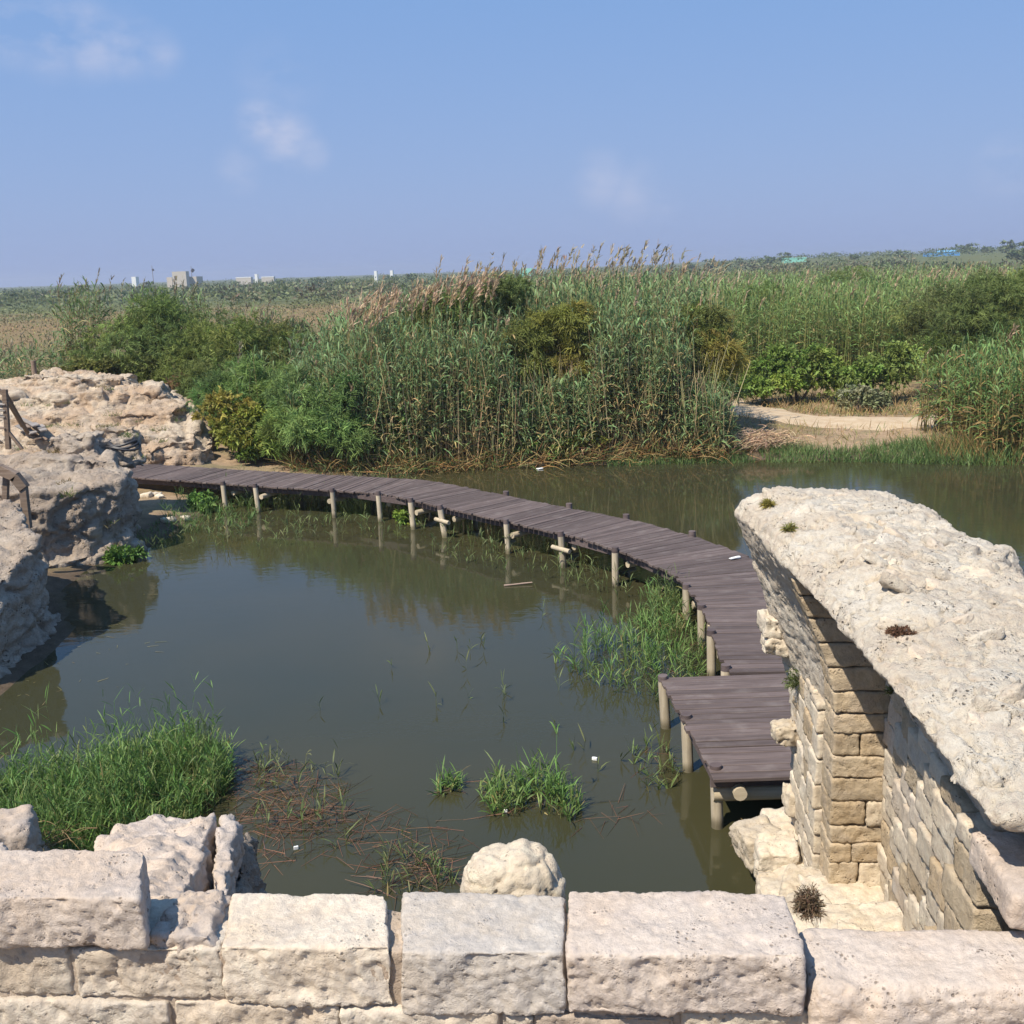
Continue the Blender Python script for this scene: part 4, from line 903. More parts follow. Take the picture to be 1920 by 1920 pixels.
# bare straw coloured canes in front, and the feathery heads that break the skyline
p = scatter(1000, -3.8, 5.6, 26.8, 28.4, lambda q: poly_sd(q, SHORE) > .1); A = unit(np.stack([RNG.normal(0, .16, len(p)), RNG.normal(0, .16, len(p)), np.ones(len(p))], 1))
Lv.add(on_ground(p), A, side_of(A, len(p)), RNG.uniform(1.2, 3.3, len(p)), .026, RNG.uniform(0, .2, len(p)), 3, lambda t: 1-.6*t, jcol((.44, .33, .20), len(p), .25))
def heads(n, x0, x1, y0, y1, hfn, pc, spread=14):
    q = scatter(n, x0, x1, y0, y1); P_ = on_ground(q); h = hfn(q)*RNG.uniform(.93, 1.07, n); A_ = unit(np.stack([RNG.normal(.05, .06, n), RNG.normal(0, .06, n), np.ones(n)], 1))
    Lv.add(P_, A_, side_of(A_, n), h, .022, .02, 3, lambda t: 1-.5*t, jcol(STRAW, n, .2))
    top = P_+A_*h[:, None]; top[:, 2] -= .02*h; j = np.repeat(np.arange(n), spread); mm = len(j); pd = unit(np.array([.35, 0, 1])+RNG.normal(0, .15, (n, 3)))
    Lv.add(top[j]+pd[j]*(RNG.uniform(-.12, .42, mm))[:, None], unit(pd[j]+RNG.normal(0, .28, (mm, 3))), side_of(pd[j], mm), RNG.uniform(.10, .26, mm), RNG.uniform(.025, .05, mm), .2, 2, EVEN, jcol(pc, mm, .2))
heads(95, -4.2, -.6, 27.6, 29.6, lambda q: col_h(q[:, 0], q[:, 1])*1.0, PLUME, 22)
heads(26, -1.8, 2.0, 29, 33, lambda q: col_h(q[:, 0], q[:, 1])*1.07, (.35, .27, .20))
heads(38, 1.6, 4.8, 29, 33, lambda q: col_h(q[:, 0], q[:, 1])*1.06, (.33, .265, .20))
heads(14, 4.8, 6.6, 29, 33, lambda q: col_h(q[:, 0], q[:, 1])*1.05, (.33, .265, .20))
tag(link('reed_bed', Lv.mesh('reed_bed'), M['leaf']), 'tall grey green reed bed with straw stalks and pinkish plumes on the far shore', 'reeds', kind='stuff')
# dry rusty litter and brambles at the foot of the reeds
Lv = Leaves(); n = 9000; p = scatter(n, -5.6, 5.7, 26.5, 28.4, lambda q: poly_sd(q, SHORE) > -.1); D = unit(np.column_stack([RNG.normal(0, .6, (n, 2)), RNG.uniform(.3, 1.2, n)]))
mixs = RNG.uniform(0, 1, n)[:, None]; c = np.where(mixs < .38, jcol(RUST, n), np.where(mixs < .68, jcol((.33, .235, .12), n), jcol((.10, .135, .05), n)))
Lv.add(on_ground(p), D, side_of(D, n), RNG.uniform(.3, 1.15, n)*np.clip(1.3-.2*np.abs(p[:, 1]-27.3), .5, 1.3), .026, RNG.uniform(.1, .6, n), 3, BLADE, c)
tag(link('dry_undergrowth', Lv.mesh('dry_undergrowth'), M['dry']), 'tangle of rusty dead stalks and grass at the foot of the reed bed', 'undergrowth', kind='stuff')
# wide paler reed field behind the path
Lv = Leaves(); p = scatter(4200, 6.5, 20, 39, 48, lambda q: (q[:, 0] > 7.4+.1*(q[:, 1]-36)) & (q[:, 1] > 39.2+.2*np.abs(q[:, 0]-11.5)))
Ht = RNG.uniform(2.9, 3.9, len(p)); reeds(Lv, on_ground(p), Ht, 9, (.165, .235, .088), (.27, .265, .11), .58, .045, 2, .3, .05, .022, (.30, .25, .13), .2, .03, PLUME, False)
p = scatter(5200, 2.0, 44, 47, 105, lambda q: (q[:, 0] < .47*q[:, 1]) & (q[:, 0] > .02*q[:, 1])); Ht = RNG.uniform(2.9, 3.8, len(p))
reeds(Lv, on_ground(p), Ht, 6, (.175, .235, .098), (.28, .265, .12), .8, .08, 2, .5, .05, .03, (.30, .25, .14), .2, .08, (.30, .24, .16), False)
tag(link('reed_field', Lv.mesh('reed_field'), M['leaf']), 'wide pale green field of reeds behind the sandy path', 'reeds', kind='stuff')
# reeds at the right edge of the pond
Lv = Leaves(); p = scatter(1500, 11.0, 18.5, 25.0, 29.0, lambda q: (poly_sd(q, SHORE) > 0) & (q[:, 0] > 11.3+.2*(28-q[:, 1])))
Ht = np.interp(p[:, 0], [11.2, 12.2, 14.0, 17.5], [1.9, 2.4, 2.8, 3.0])*RNG.uniform(.75, 1.05, len(p)); reeds(Lv, on_ground(p), Ht, 13, (.135, .21, .075), (.28, .23, .11), .6, .038, 3, .15, .06, .022, (.30, .19, .09), .3, .01)
n = 1600; q = scatter(n, 10.6, 17.5, 24.9, 26.6, lambda q: poly_sd(q, SHORE) > -.1); D = unit(np.column_stack([RNG.normal(0, .4, (n, 2)), np.ones(n)])); Lv.add(on_ground(q), D, side_of(D, n), RNG.uniform(.3, 1.0, n), .022, .15, 3, BLADE, jcol((.30, .185, .085), n))
tag(link('reed_stand', Lv.mesh('reed_stand'), M['leaf']), 'dark green stand of reeds with rusty feet at the right edge of the pond', 'reeds', kind='stuff')
# arundo tufts and thin reeds on the left
Lv = Leaves()
for (x0, x1, y0, y1, n, h0, h1) in [(-14.8, -13.2, 35.4, 36.4, 60, 2.6, 3.4), (-12.6, -10.2, 36, 38, 130, 2.5, 3.5), (-10.2, -7.2, 37, 39, 110, 2.2, 3.3), (-18.5, -14.2, 35.4, 38, 110, 1.0, 1.8), (-7.6, -4.5, 28.5, 31, 46, 1.9, 2.8), (-21, -16.5, 33.5, 36, 160, .6, 1.2)]:
    p = scatter(n, x0, x1, y0, y1); reeds(Lv, on_ground(p), RNG.uniform(h0, h1, n), 11, (.14, .20, .09), (.34, .26, .14), .7, .045, 3, .35, .08, .022, STRAW, .25, .18, (.27, .215, .165))
tag(link('cane_tufts', Lv.mesh('cane_tufts'), M['leaf']), 'loose tufts of cane and thin reeds around the left bushes', 'reeds', kind='stuff')

# ------------------------------------------------------------------ bushes
TAM = [(.155, .195, .066), (.135, .172, .064), (.18, .205, .064)]
OLI = [(.215, .205, .058), (.165, .178, .060), (.235, .205, .062), (.14, .16, .062)]
BLU = [(.175, .25, .085), (.155, .225, .085), (.19, .255, .08)]
YEL = [(.21, .22, .045), (.15, .20, .045), (.27, .23, .06), (.12, .18, .05)]
def lobes(spec): return [(x, y, z, a, b, c) for (x, y, z, a, b, c) in spec]
def bush(name, label, cat, base, spec, cols, nclump, per, flen, fwid, group=None, droop=.35, up=.55, mat='feather', trunk=True):
    b = np.array([base[0], base[1], float(ground_z([base])[0])-.05])
    t = thing(name, label, cat, tuple(b), 0, group)
    cm_ = crown_mesh('crown', spec, nclump, per, flen, fwid, cols, droop, 2, up); o = link('crown', cm_, M[mat], t)
    if trunk: link('trunk', trunk_mesh('trunk', (0, 0, -.1), [(s[0]*.9, s[1]*.9, s[2]) for s in spec], .06), M['bark'], t)
    return t
FE = dict(per=12, flen=.17, fwid=.020)
GB = 'feathery tamarisk bushes'
bush('tamarisk_bush', 'big dark feathery bush behind the pale ledge, tallest on the left', 'bush', (-11.6, 35.2), [(-.9, 0, 1.3, 1.5, 1.3, 1.1), (.7, .2, 1.9, 1.6, 1.3, 1.4), (2.0, -.4, 1.0, 1.3, 1.2, 1.1), (.2, .3, 2.2, 1.2, 1.1, .8), (-1.8, -.3, .6, 1.1, 1, .8), (1.0, -1.0, .6, 1.5, 1, .9)], TAM, 3600, **FE, group=GB)
bush('tamarisk_bush', 'mid green feathery bush sloping down between dark bush and reeds', 'bush', (-7.6, 32.6), [(-.9, 0, 1.5, 1.4, 1.1, 1.1), (.7, 0, 1.5, 1.4, 1.1, 1.2), (0, -.4, 2.3, 1.2, .9, .85), (1.9, .1, 1.1, 1.1, .9, 1.0), (-1.6, -.6, .7, 1.0, .8, .7)], TAM, 2400, **FE, group=GB)
bush('tamarisk_bush', 'light green feathery bush just behind the left part of the boardwalk', 'bush', (-5.0, 27.2), [(0, 0, 1.2, 1.0, .9, .95), (.7, .1, 1.75, .85, .8, .7), (-.7, .2, .8, .8, .8, .7), (.9, -.3, .7, .7, .7, .7), (-.5, .5, 1.9, .8, .7, .6)], BLU, 2600, **FE, group=GB)
bush('tamarisk_bush', 'fresh green feathery bush above the leafy bramble at the ledge corner', 'bush', (-7.0, 29.4), [(0, 0, 1.6, 1.1, .9, .9), (-.9, .1, 1.1, .9, .9, .9), (.9, 0, 1.3, .9, .9, .8), (.1, -.5, 1.0, .9, .7, .8)], BLU, 2300, **FE, group=GB)
bush('tamarisk_bush', 'yellow olive feathery bush bulging out of the middle of the reeds', 'bush', (1.1, 28.3), [(.35, 0, 3.35, .9, .6, .60), (-.7, 0, 2.95, .9, .6, .60), (.45, -.1, 2.45, .85, .55, .6), (1.0, .1, 2.95, .7, .55, .6), (.3, 0, 1.8, .65, .45, .45), (-.5, -.1, 2.2, .6, .5, .5)], OLI, 2400, **FE, group=GB, droop=.5)
bush('tamarisk_bush', 'olive feathery bush showing at the reed top left of the middle', 'bush', (-1.1, 29.4), [(0, 0, 3.8, 1.2, .8, .6), (1.1, .1, 4.1, .9, .7, .5), (-.8, 0, 3.4, .9, .7, .6)], TAM, 1500, **FE, group=GB)
bush('tamarisk_bush', 'tall olive feathery bush hanging over the left end of the sandy path', 'bush', (5.2, 29.6), [(0, 0, 3.0, 1.05, .9, .75), (.35, -.4, 2.2, .9, .9, .75), (-.7, -.5, 2.3, .9, .8, .7), (.5, -.6, 1.4, .7, .8, .7), (-.1, -.8, 1.2, 1.0, .8, .8)], OLI[1:]+TAM, 3400, **FE, group=GB, droop=.5)
bush('tamarisk_bush', 'low bluish green feathery bush at the right foot of the reeds', 'bush', (4.7, 28.3), [(0, 0, .9, .9, .7, .7), (.7, .1, .6, .7, .6, .55), (-.6, .1, 1.3, .7, .6, .6)], BLU[1:2]+TAM, 900, **FE, group=GB)
bush('tamarisk_bush', 'very large dark olive feathery bush in the right background', 'bush', (16.2, 36.5), [(-1.2, 0, 2.4, 1.6, 1.3, 1.3), (.6, .2, 2.8, 1.8, 1.4, 1.25), (2.2, .4, 3.2, 1.9, 1.4, 1.1), (-1.5, -.6, 1.2, 1.1, 1.0, 1.0), (.6, -.9, 1.5, 1.5, 1.1, 1.2), (2.4, -.6, 2.2, 1.5, 1.2, 1.3), (4.2, .4, 2.9, 1.7, 1.3, 1.5)], [OLI[3], TAM[1], OLI[1], TAM[0], TAM[1], OLI[3]], 7500, **FE, group=GB)
bush('tamarisk_bush', 'green feathery bush showing above the reed field, straight behind the sandy path', 'bush', (12.0, 47.0), [(0, 0, 2.9, 1.5, 1, .9), (1.2, 0, 2.6, 1.2, 1, .8)], BLU, 1100, **FE, group=GB)
bush('tamarisk_bush', 'green feathery bush in the reed field near the right skyline', 'bush', (19.5, 60.0), [(0, 0, 3.2, 1.8, 1, 1.0), (1.6, 0, 2.8, 1.4, 1, .9), (-1.5, 0, 2.8, 1.3, 1, .9)], TAM, 1300, **FE, group=GB)
bush('tamarisk_bush', 'small green feathery bush in the reed field just right of the tall plumes', 'bush', (10.2, 43.0), [(0, 0, 3.0, 1.0, .8, .7), (-.8, 0, 2.8, .8, .8, .6)], TAM, 700, **FE, group=GB)
LF = dict(per=7, flen=.11, fwid=.06)
bush('bramble_bush', 'yellowing leafy bramble between the pale ledge and light green bush', 'bush', (-7.0, 27.6), [(0, 0, .8, .75, .6, .8), (.6, -.2, .55, .7, .5, .6), (-.4, .3, 1.3, .7, .6, .5)], YEL, 1500, **LF, mat='leaf', up=.4)
bush('bramble_bush', 'bright green leafy bramble at the foot of the reeds left of middle', 'bush', (-3.0, 27.5), [(0, 0, .9, .7, .5, .75), (.6, -.1, .6, .6, .5, .6), (-.3, -.2, .5, .5, .4, .5)], [(.15, .23, .055), (.17, .24, .06)], 1300, **LF, mat='leaf', up=.4)
bush('bramble_bush', 'green leafy bramble at the waterline below the middle of the reeds', 'bush', (.9, 27.5), [(0, 0, .55, .9, .45, .5), (1.1, 0, .6, .8, .45, .55), (-1.1, .1, .5, .7, .4, .5)], [(.15, .215, .055), (.20, .22, .055)], 1300, **LF, mat='leaf', up=.4)
bush('leafy_shrub', 'bright leafy shrub on the far side of the sandy path, left half', 'bush', (9.6, 35.0), [(-.9, 0, .7, 1.1, .7, .75), (.7, 0, .9, 1.1, .7, .8), (-.2, .2, 1.4, 1.2, .7, .6)], [(.19, .25, .055), (.20, .245, .06), (.16, .225, .055)], 2200, **LF, mat='leaf', up=.4)
bush('leafy_shrub', 'leafy shrub on the far side of the sandy path with a thin dark stem', 'bush', (11.9, 34.4), [(0, 0, 1.0, 1.0, .7, .8), (.9, .2, 1.2, .8, .7, .8), (-.8, 0, .6, .7, .6, .6)], [(.17, .22, .06), (.19, .23, .065)], 1300, **LF, mat='leaf', up=.4)
bush('leafy_shrub', 'grey green twiggy shrub at the back edge of the sandy path', 'bush', (10.9, 32.9), [(0, 0, .5, .6, .4, .45), (.5, .1, .4, .5, .4, .4)], [(.26, .26, .16), (.21, .22, .13)], 320, **LF, mat='leaf', up=.5)
bush('dark_shrub', 'rounded dark shrub standing in the brown field behind the left reeds', 'bush', (-11.0, 52), [(0, 0, 1.6, 1.3, 1.1, 1.2), (.8, 0, 1.2, 1.0, 1, .9)], [(.06, .085, .035)], 500, 10, .4, .05, trunk=True)
bush('leafy_shrub', 'yellow green weedy shrub along the back of the pale ledge', 'bush', (-13.0, 34.2), [(0, 0, .45, 1.2, .5, .45), (1.2, .1, .35, .9, .5, .4), (-1.1, 0, .3, .8, .4, .35)], [(.16, .155, .05), (.13, .145, .045)], 900, **LF, mat='leaf', up=.5)
bush('leafy_shrub', 'brownish dry shrub between the pale ledge and the dark bush', 'bush', (-9.8, 33.0), [(0, 0, .5, 1.1, .5, .5), (.9, -.6, .3, .7, .5, .4)], [(.20, .125, .07), (.16, .13, .065)], 800, **LF, mat='leaf', up=.5)
bush('water_shrub', 'small bright green leafy plant at a boardwalk post in the pond', 'plant', (-2.22, 21.15), [(0, 0, .95, .17, .17, .16), (.12, 0, .82, .14, .14, .12)], [(.16, .22, .04)], 130, 6, .09, .045, mat='leaf', trunk=True)
bush('rock_plant', 'green leafy plant at the waterline below the squared outcrop', 'plant', (-7.15, 18.85), [(0, 0, .2, .32, .25, .2), (-.25, .2, .15, .22, .2, .16)], [(.11, .19, .045)], 220, 6, .09, .05, mat='leaf')
bush('rock_plant', 'green plant growing on the mud under the boardwalk', 'plant', (-6.75, 22.9), [(0, 0, .2, .35, .25, .2)], [(.11, .19, .045)], 160, 6, .1, .05, mat='leaf')

# ------------------------------------------------------------------ grass in and around the pond
def blades(Lv, P, h, w, col, lean=.25, droop=.25, seg=3, col2=None):
    n = len(P); D = unit(np.column_stack([RNG.normal(0, lean, (n, 2)), np.ones(n)])); Lv.add(P, D, side_of(D, n), h, w, droop*RNG.uniform(.2, 1.8, n), seg, BLADE, col, col2=col2)
def sedge(Lv, P, h, col, nl=5, w=.014, ll=.22):
    """thin upright stalks with side leaves"""
    n = len(P); D = unit(np.column_stack([RNG.normal(0, .11, (n, 2)), np.ones(n)])); S = side_of(D, n)
    c = jcol(col, n, .18); Lv.add(P, D, S, h, w*.55, .05, 3, EVEN, c)
    i = np.repeat(np.arange(n), nl); m_ = len(i); t = RNG.uniform(.25, 1.0, m_); az = RNG.uniform(0, 6.28, m_); el = RNG.uniform(.7, 1.35, m_)
    E_ = np.stack([np.cos(az)*np.cos(el), np.sin(az)*np.cos(el), np.sin(el)], 1)
    Lv.add(P[i]+D[i]*(h[i]*t)[:, None], E_, unit(np.cross(E_, np.array([0, 0, 1.0]))+RNG.normal(0, .3, (m_, 3))), ll*RNG.uniform(.5, 1.3, m_), w*RNG.uniform(.7, 1.3, m_), RNG.uniform(.1, .5, m_), 3, LEAF, c[i]*RNG.normal(1, .15, (m_, 1)).clip(.5, 1.6))
def inpoly(n, poly, lo=-9, z=-.06):
    poly = np.array(poly, float); a, b = poly.min(0), poly.max(0)
    return np.column_stack([scatter(n, a[0], b[0], a[1], b[1], lambda q: poly_sd(q, poly) < 0), np.full(n, z)])
GR = (.105, .18, .052); GR2 = (.155, .205, .07); DEAD = (.17, .095, .07)
def clump(name, label, poly, n, h0, h1, col=GR, dead=0, nl=5, w=.014, ll=.22, cat='grass clump'):
    Lv = Leaves(); P = inpoly(n, poly); e = -poly_sd(P[:, :2], np.array(poly, float)); h = RNG.uniform(h0, h1, n)*np.clip(.5+.6*e/.4, .4, 1)*(1+.5*fbm(P*1.6, 2))
    tall = RNG.uniform(0, 1, n) < .12; h = np.where(tall, h*1.45, h*RNG.uniform(.6, 1, n)); k = n//2; sedge(Lv, P[:k], h[:k], col, nl, w, ll); q_ = k+(n-k)*3//4; sedge(Lv, P[k:q_], h[k:q_]*.85, GR2 if col is GR else col, nl, w, ll); sedge(Lv, P[q_:], h[q_:]*.6, (.24, .20, .09), max(2, nl-3), w, ll)
    if dead:
        Q = inpoly(dead, poly, z=.012); D = unit(np.column_stack([RNG.normal(0, 1, (dead, 2)), RNG.uniform(-.02, .12, dead)])); Lv.add(Q, D, side_of(D, dead), RNG.uniform(.1, .45, dead), .007, .05, 2, EVEN, jcol(DEAD, dead, .25))
    return tag(link(name, Lv.mesh(name), M['leaf']), label, cat)
clump('grass_clump', 'large thick clump of green water grass behind the left end of the wall', [at(-60, 1640)[:2], at(150, 1640)[:2], at(330, 1580)[:2], at(420, 1500)[:2], at(440, 1440)[:2], at(400, 1410)[:2], at(250, 1430)[:2], at(150, 1470)[:2], at(-60, 1500)[:2]], 2700, .32, .80, nl=6, dead=120, ll=.20, w=.0115)
clump('grass_clump', 'small green grass clump alone in the pond behind the grey block', [at(890, 1490)[:2], at(930, 1535)[:2], at(1000, 1515)[:2], at(1070, 1545)[:2], at(1095, 1520)[:2], at(1040, 1470)[:2], at(940, 1460)[:2]], 170, .25, .66, dead=40, nl=6, w=.014, ll=.2)
clump('grass_clump', 'sparse tuft of grass left of the lone green clump', [at(815, 1475)[:2], at(820, 1490)[:2], at(865, 1482)[:2], at(860, 1465)[:2]], 30, .15, .4, dead=8)
clump('grass_clump', 'thin half drowned grass patch close behind the wall, left of the round stone', [at(690, 1660)[:2], at(700, 1690)[:2], at(850, 1660)[:2], at(850, 1610)[:2], at(730, 1600)[:2]], 46, .15, .40, (.12, .15, .06), dead=90, w=.011, ll=.17)
clump('grass_clump', 'tall grass stand at the inner bend of the boardwalk', [at(1030, 1240)[:2], at(1120, 1290)[:2], at(1230, 1320)[:2], at(1320, 1275)[:2], at(1318, 1180)[:2], at(1230, 1160)[:2], at(1130, 1205)[:2]], 300, .3, .80, dead=40, nl=7, w=.0125, ll=.22)
clump('grass_clump', 'taller reedy grass close against the boardwalk posts at the bend', [at(1190, 1180)[:2], at(1290, 1190)[:2], at(1300, 1130)[:2], at(1230, 1110)[:2]], 150, .4, .85, (.13, .17, .06), nl=6)
clump('grass_clump', 'few thin blades in the water beside the platform corner post', [at(1180, 1400)[:2], at(1200, 1500)[:2], at(1280, 1470)[:2], at(1250, 1390)[:2]], 26, .15, .35, (.12, .16, .06), dead=14)
clump('grass_clump', 'grass around the mud below the left end of the boardwalk', [at(250, 1030)[:2], at(350, 1010)[:2], at(480, 985)[:2], at(520, 930)[:2], at(330, 930)[:2]], 420, .15, .5, (.10, .16, .05), dead=60)
# submerged brown weed lying on the water, thin stalks scattered about
Lv = Leaves()
for poly, n in [([at(430, 1560)[:2], at(640, 1560)[:2], at(660, 1480)[:2], at(540, 1430)[:2], at(440, 1420)[:2]], 420), ([at(480, 1640)[:2], at(620, 1600)[:2], at(720, 1530)[:2], at(640, 1500)[:2], at(490, 1540)[:2]], 160), ([at(650, 1640)[:2], at(860, 1640)[:2], at(880, 1540)[:2], at(680, 1520)[:2]], 130), ([at(1090, 1560)[:2], at(1230, 1540)[:2], at(1200, 1500)[:2], at(1080, 1500)[:2]], 30)]:
    Q = inpoly(n, poly, z=.006); D = unit(np.column_stack([RNG.normal(0, 1, (n, 2)), RNG.uniform(-.01, .06, n)])); Lv.add(Q, D, side_of(D, n), RNG.uniform(.08, .4, n), .006, .02, 2, EVEN, jcol((.14, .075, .055), n, .25))
tag(link('floating_weed', Lv.mesh('floating_weed'), M['dry']), 'reddish brown weed floating on the pond near the wall', 'water weed', kind='stuff')
Lv = Leaves()
for poly, n, a, b in [([at(460, 1600)[:2], at(660, 1600)[:2], at(640, 1450)[:2], at(470, 1420)[:2]], 40, .15, .4), ([at(250, 1050)[:2], at(800, 1010)[:2], at(800, 975)[:2], at(400, 975)[:2], at(260, 1020)[:2]], 170, .15, .45), ([at(800, 1040)[:2], at(1180, 1130)[:2], at(1180, 1090)[:2], at(850, 1000)[:2]], 130, .15, .5), ([at(400, 1300)[:2], at(1000, 1480)[:2], at(1200, 1450)[:2], at(1050, 1150)[:2]], 26, .1, .25), ([at(420, 965)[:2], at(800, 960)[:2], at(760, 900)[:2], at(420, 905)[:2]], 420, .2, .6)]:
    P = inpoly(n, poly); sedge(Lv, P, RNG.uniform(a, b, n), (.13, .155, .065), 4, .014, .2)
tag(link('emergent_blades', Lv.mesh('emergent_blades'), M['leaf']), 'thin scattered grass blades standing in the pond', 'grass', kind='stuff')
Lv = Leaves()
n = 6500; p = scatter(n, 2.5, 13.5, 25.0, 29.0, lambda q: (poly_sd(q, SHORE) > -.45) & (poly_sd(q, SHORE) < 1.0+.5*np.sin(q[:, 0]*1.3)) & ((q[:, 0] < 6.2) | (q[:, 0] > 6.5)))
blades(Lv, np.column_stack([p, np.maximum(ground_z(p), -.05)]), RNG.uniform(.18, .5, n)*np.interp(p[:, 0], [2.5, 7, 10, 13], [.75, .8, 1.15, 1.5]), .022, jcol((.115, .165, .06), n), .3, .3)
tag(link('shore_grass', Lv.mesh('shore_grass'), M['leaf']), 'short green grass fringe along the far waterline', 'grass', kind='stuff')
Lv = Leaves(); n = 8000; p = scatter(n, 3.5, 17, 27, 37, lambda q: (poly_sd(q, SHORE) > .5) & (np.min(np.linalg.norm(q[:, None, :]-pc[None, ::4, :], axis=2), axis=1) > .75+.3*RNG.uniform(0, 1, len(q))) & ((q[:, 1] > 31.5) | (RNG.uniform(0, 1, len(q)) < .3)))
mixs = RNG.uniform(0, 1, n)[:, None]; c = np.where(mixs < .6, jcol((.33, .22, .125), n), np.where(mixs < .85, jcol((.22, .19, .08), n), jcol((.11, .14, .05), n)))
blades(Lv, on_ground(p), RNG.uniform(.12, .5, n), .022, c, .5, .3)
n = 5000; p = scatter(n, -19, -8, 24.5, 38, lambda q: (q[:, 1] > 33.5)); mixs = RNG.uniform(0, 1, n)[:, None]; c = np.where(mixs < .6, jcol((.28, .19, .10), n), jcol((.14, .15, .06), n)); blades(Lv, on_ground(p), RNG.uniform(.2, .7, n), .026, c, .35, .3)
tag(link('dry_grass', Lv.mesh('dry_grass'), M['dry']), 'dry straw coloured grass along the path and behind the ledge', 'grass', kind='stuff')
# tufts on the rocks: shoot a few weeds onto the ledges
def on_rock(names, pts):
    dg = bpy.context.evaluated_depsgraph_get(); dg.update(); out = []
    for (px, py) in pts:
        d = _f + _r*(px-960)/FPX - _u*(py-960)/FPX
        h, loc, nn_, i_, ob, _m = SC.ray_cast(dg, Vector((0, 0, EYE)), Vector(d).normalized())
        if h and ob.name.split('.')[0] in names: out.append(np.array(loc))
    return np.array(out)
Lv = Leaves()
T = on_rock(('quarry_ledge', 'rock_outcrop', 'rock_block'), [(98, 800), (140, 797), (190, 800), (212, 798), (240, 816), (290, 806), (305, 806), (210, 778), (335, 770), (328, 788), (255, 790), (298, 828), (240, 845), (260, 858), (105, 848), (95, 848), (30, 842), (205, 730), (190, 725), (125, 755), (50, 760), (195, 985), (205, 978), (115, 930), (120, 905), (130, 925), (210, 1025), (95, 760), (120, 800), (195, 800), (240, 818), (300, 808)])
for c_ in T:
    n = 30; P = c_+np.column_stack([RNG.normal(0, .10, n), RNG.normal(0, .07, n), np.full(n, -.02)]); gcol = [(.12, .16, .05), (.16, .165, .06), (.20, .15, .08)][random.randrange(3)]; blades(Lv, P, RNG.uniform(.06, .2, n), .02, jcol(gcol, n), .6, .2, 2)
if len(T): tag(link('rock_weeds', Lv.mesh('rock_weeds'), M['leaf']), 'small weed tufts in the cracks of the left rocks', 'weeds', kind='stuff')
# plants on the ruin
def tuft(name, label, px, py, n, rad, h, col, nl=4, w=.006, ll=.05, vert=0, pos=None):
    T = [np.array(pos)] if pos is not None else on_rock(('fill_stone', 'rubble_core', 'stone_block', 'rubble_ledge', 'step_stone', 'rib_stone', 'round_stone', 'jutting_stone', 'slab_bed'), [(px, py)])
    if not len(T): print('TUFT MISSED', name, px, py); return
    c_ = T[0]; Lv = Leaves(); d = randdir(n, -.4 if vert else .0, 1); P = c_+d*np.array([rad*.5, rad*.5, rad*(1.2 if vert else .25)])*RNG.uniform(0, 1, (n, 1))
    D = unit(d+np.array([-.4*vert, -.4*vert, .5])); Lv.add(P, D, side_of(D, n), RNG.uniform(.4, 1.2, n)*h, w, .3, 2, EVEN, jcol(col, n, .3))
    i = np.repeat(np.arange(n), nl); m_ = len(i); E_ = unit(D[i]+RNG.normal(0, .7, (m_, 3))); Lv.add(P[i]+D[i]*(RNG.uniform(.2, 1, m_)*h)[:, None], E_, side_of(E_, m_), ll*RNG.uniform(.5, 1.3, m_), w*1.3, .2, 2, LEAF, jcol(col, m_, .3))
    tag(link(name, Lv.mesh(name), M['leaf']), label, 'plant')
tuft('wall_plant', 'yellowish small plant at the far left tip of the ruined vault top', 1440, 950, 60, .04, .035, (.22, .18, .05))
tuft('wall_plant', 'little green brown plant in the crack near the vault tip', 1480, 996, 50, .035, .03, (.20, .18, .06))
tuft('wall_plant', 'dark green plant hanging on the pier face', 1497, 1282, 90, .10, .08, (.10, .12, .05), vert=1)
tuft('wall_plant', 'reddish brown dried plant on top of the ruined vault', 1688, 1190, 260, .13, .012, (.14, .075, .05), w=.006, ll=.02)
tuft('wall_plant', 'tall dried brown bush beside the end of the long pinkish block', 1512, 1712, 420, .085, .04, (.17, .115, .085), vert=1, w=.004, ll=.028, pos=at(1515, 1702, 2.0))
tuft('wall_plant', 'small green plant on the vault lip near the middle', 1672, 1302, 30, .03, .03, (.15, .16, .06))
tuft('wall_plant', 'brown grass tuft at the waterline left of the vault foot', 1418, 1580, 150, .16, .14, (.22, .14, .07), w=.008, ll=.08, pos=at(1412, 1585, .12))
# brown roots by the boulder, dead brush by the path, sticks and scraps
Lv = Leaves(); n = 420; p = scatter(n, -8.5, 16, 12, 27, lambda q: (poly_sd(q, SHORE) < -.05) & (poly_sd(q, SHORE) > -.2-1.6*RNG.uniform(0, 1, len(q))**3)); D = unit(np.column_stack([RNG.normal(0, 1, (n, 2)), np.zeros(n)]))
Lv.add(np.column_stack([p, np.full(n, .006)]), D, unit(np.cross(D, np.array([0, 0, 1.0]))), RNG.uniform(.03, .18, n), RNG.uniform(.006, .014, n), 0.0, 1, EVEN, jcol((.17, .14, .08), n, .3))
tag(link('floating_debris', Lv.mesh('floating_debris'), M['dry']), 'bits of dead reed and leaf drifting along the edge of the pond', 'debris', kind='stuff')
Lv = Leaves(); n = 260; c_ = at(60, 1600, .3); P = c_+np.column_stack([RNG.normal(0, .22, n), RNG.normal(0, .2, n), RNG.uniform(-.3, .15, n)]); D = randdir(n, -.4, .8); Lv.add(P, D, side_of(D, n), RNG.uniform(.15, .4, n), .008, .4, 3, EVEN, jcol((.17, .11, .065), n, .25))
tag(link('dry_roots', Lv.mesh('dry_roots'), M['dry']), 'tangle of dry brown roots between the left boulders and the grass clump', 'roots', kind='stuff')
bp_ = thing('brush_pile', 'heap of dead pinkish brushwood on the bank below the sandy path', 'brushwood', tuple(at(1400, 825, .3)))
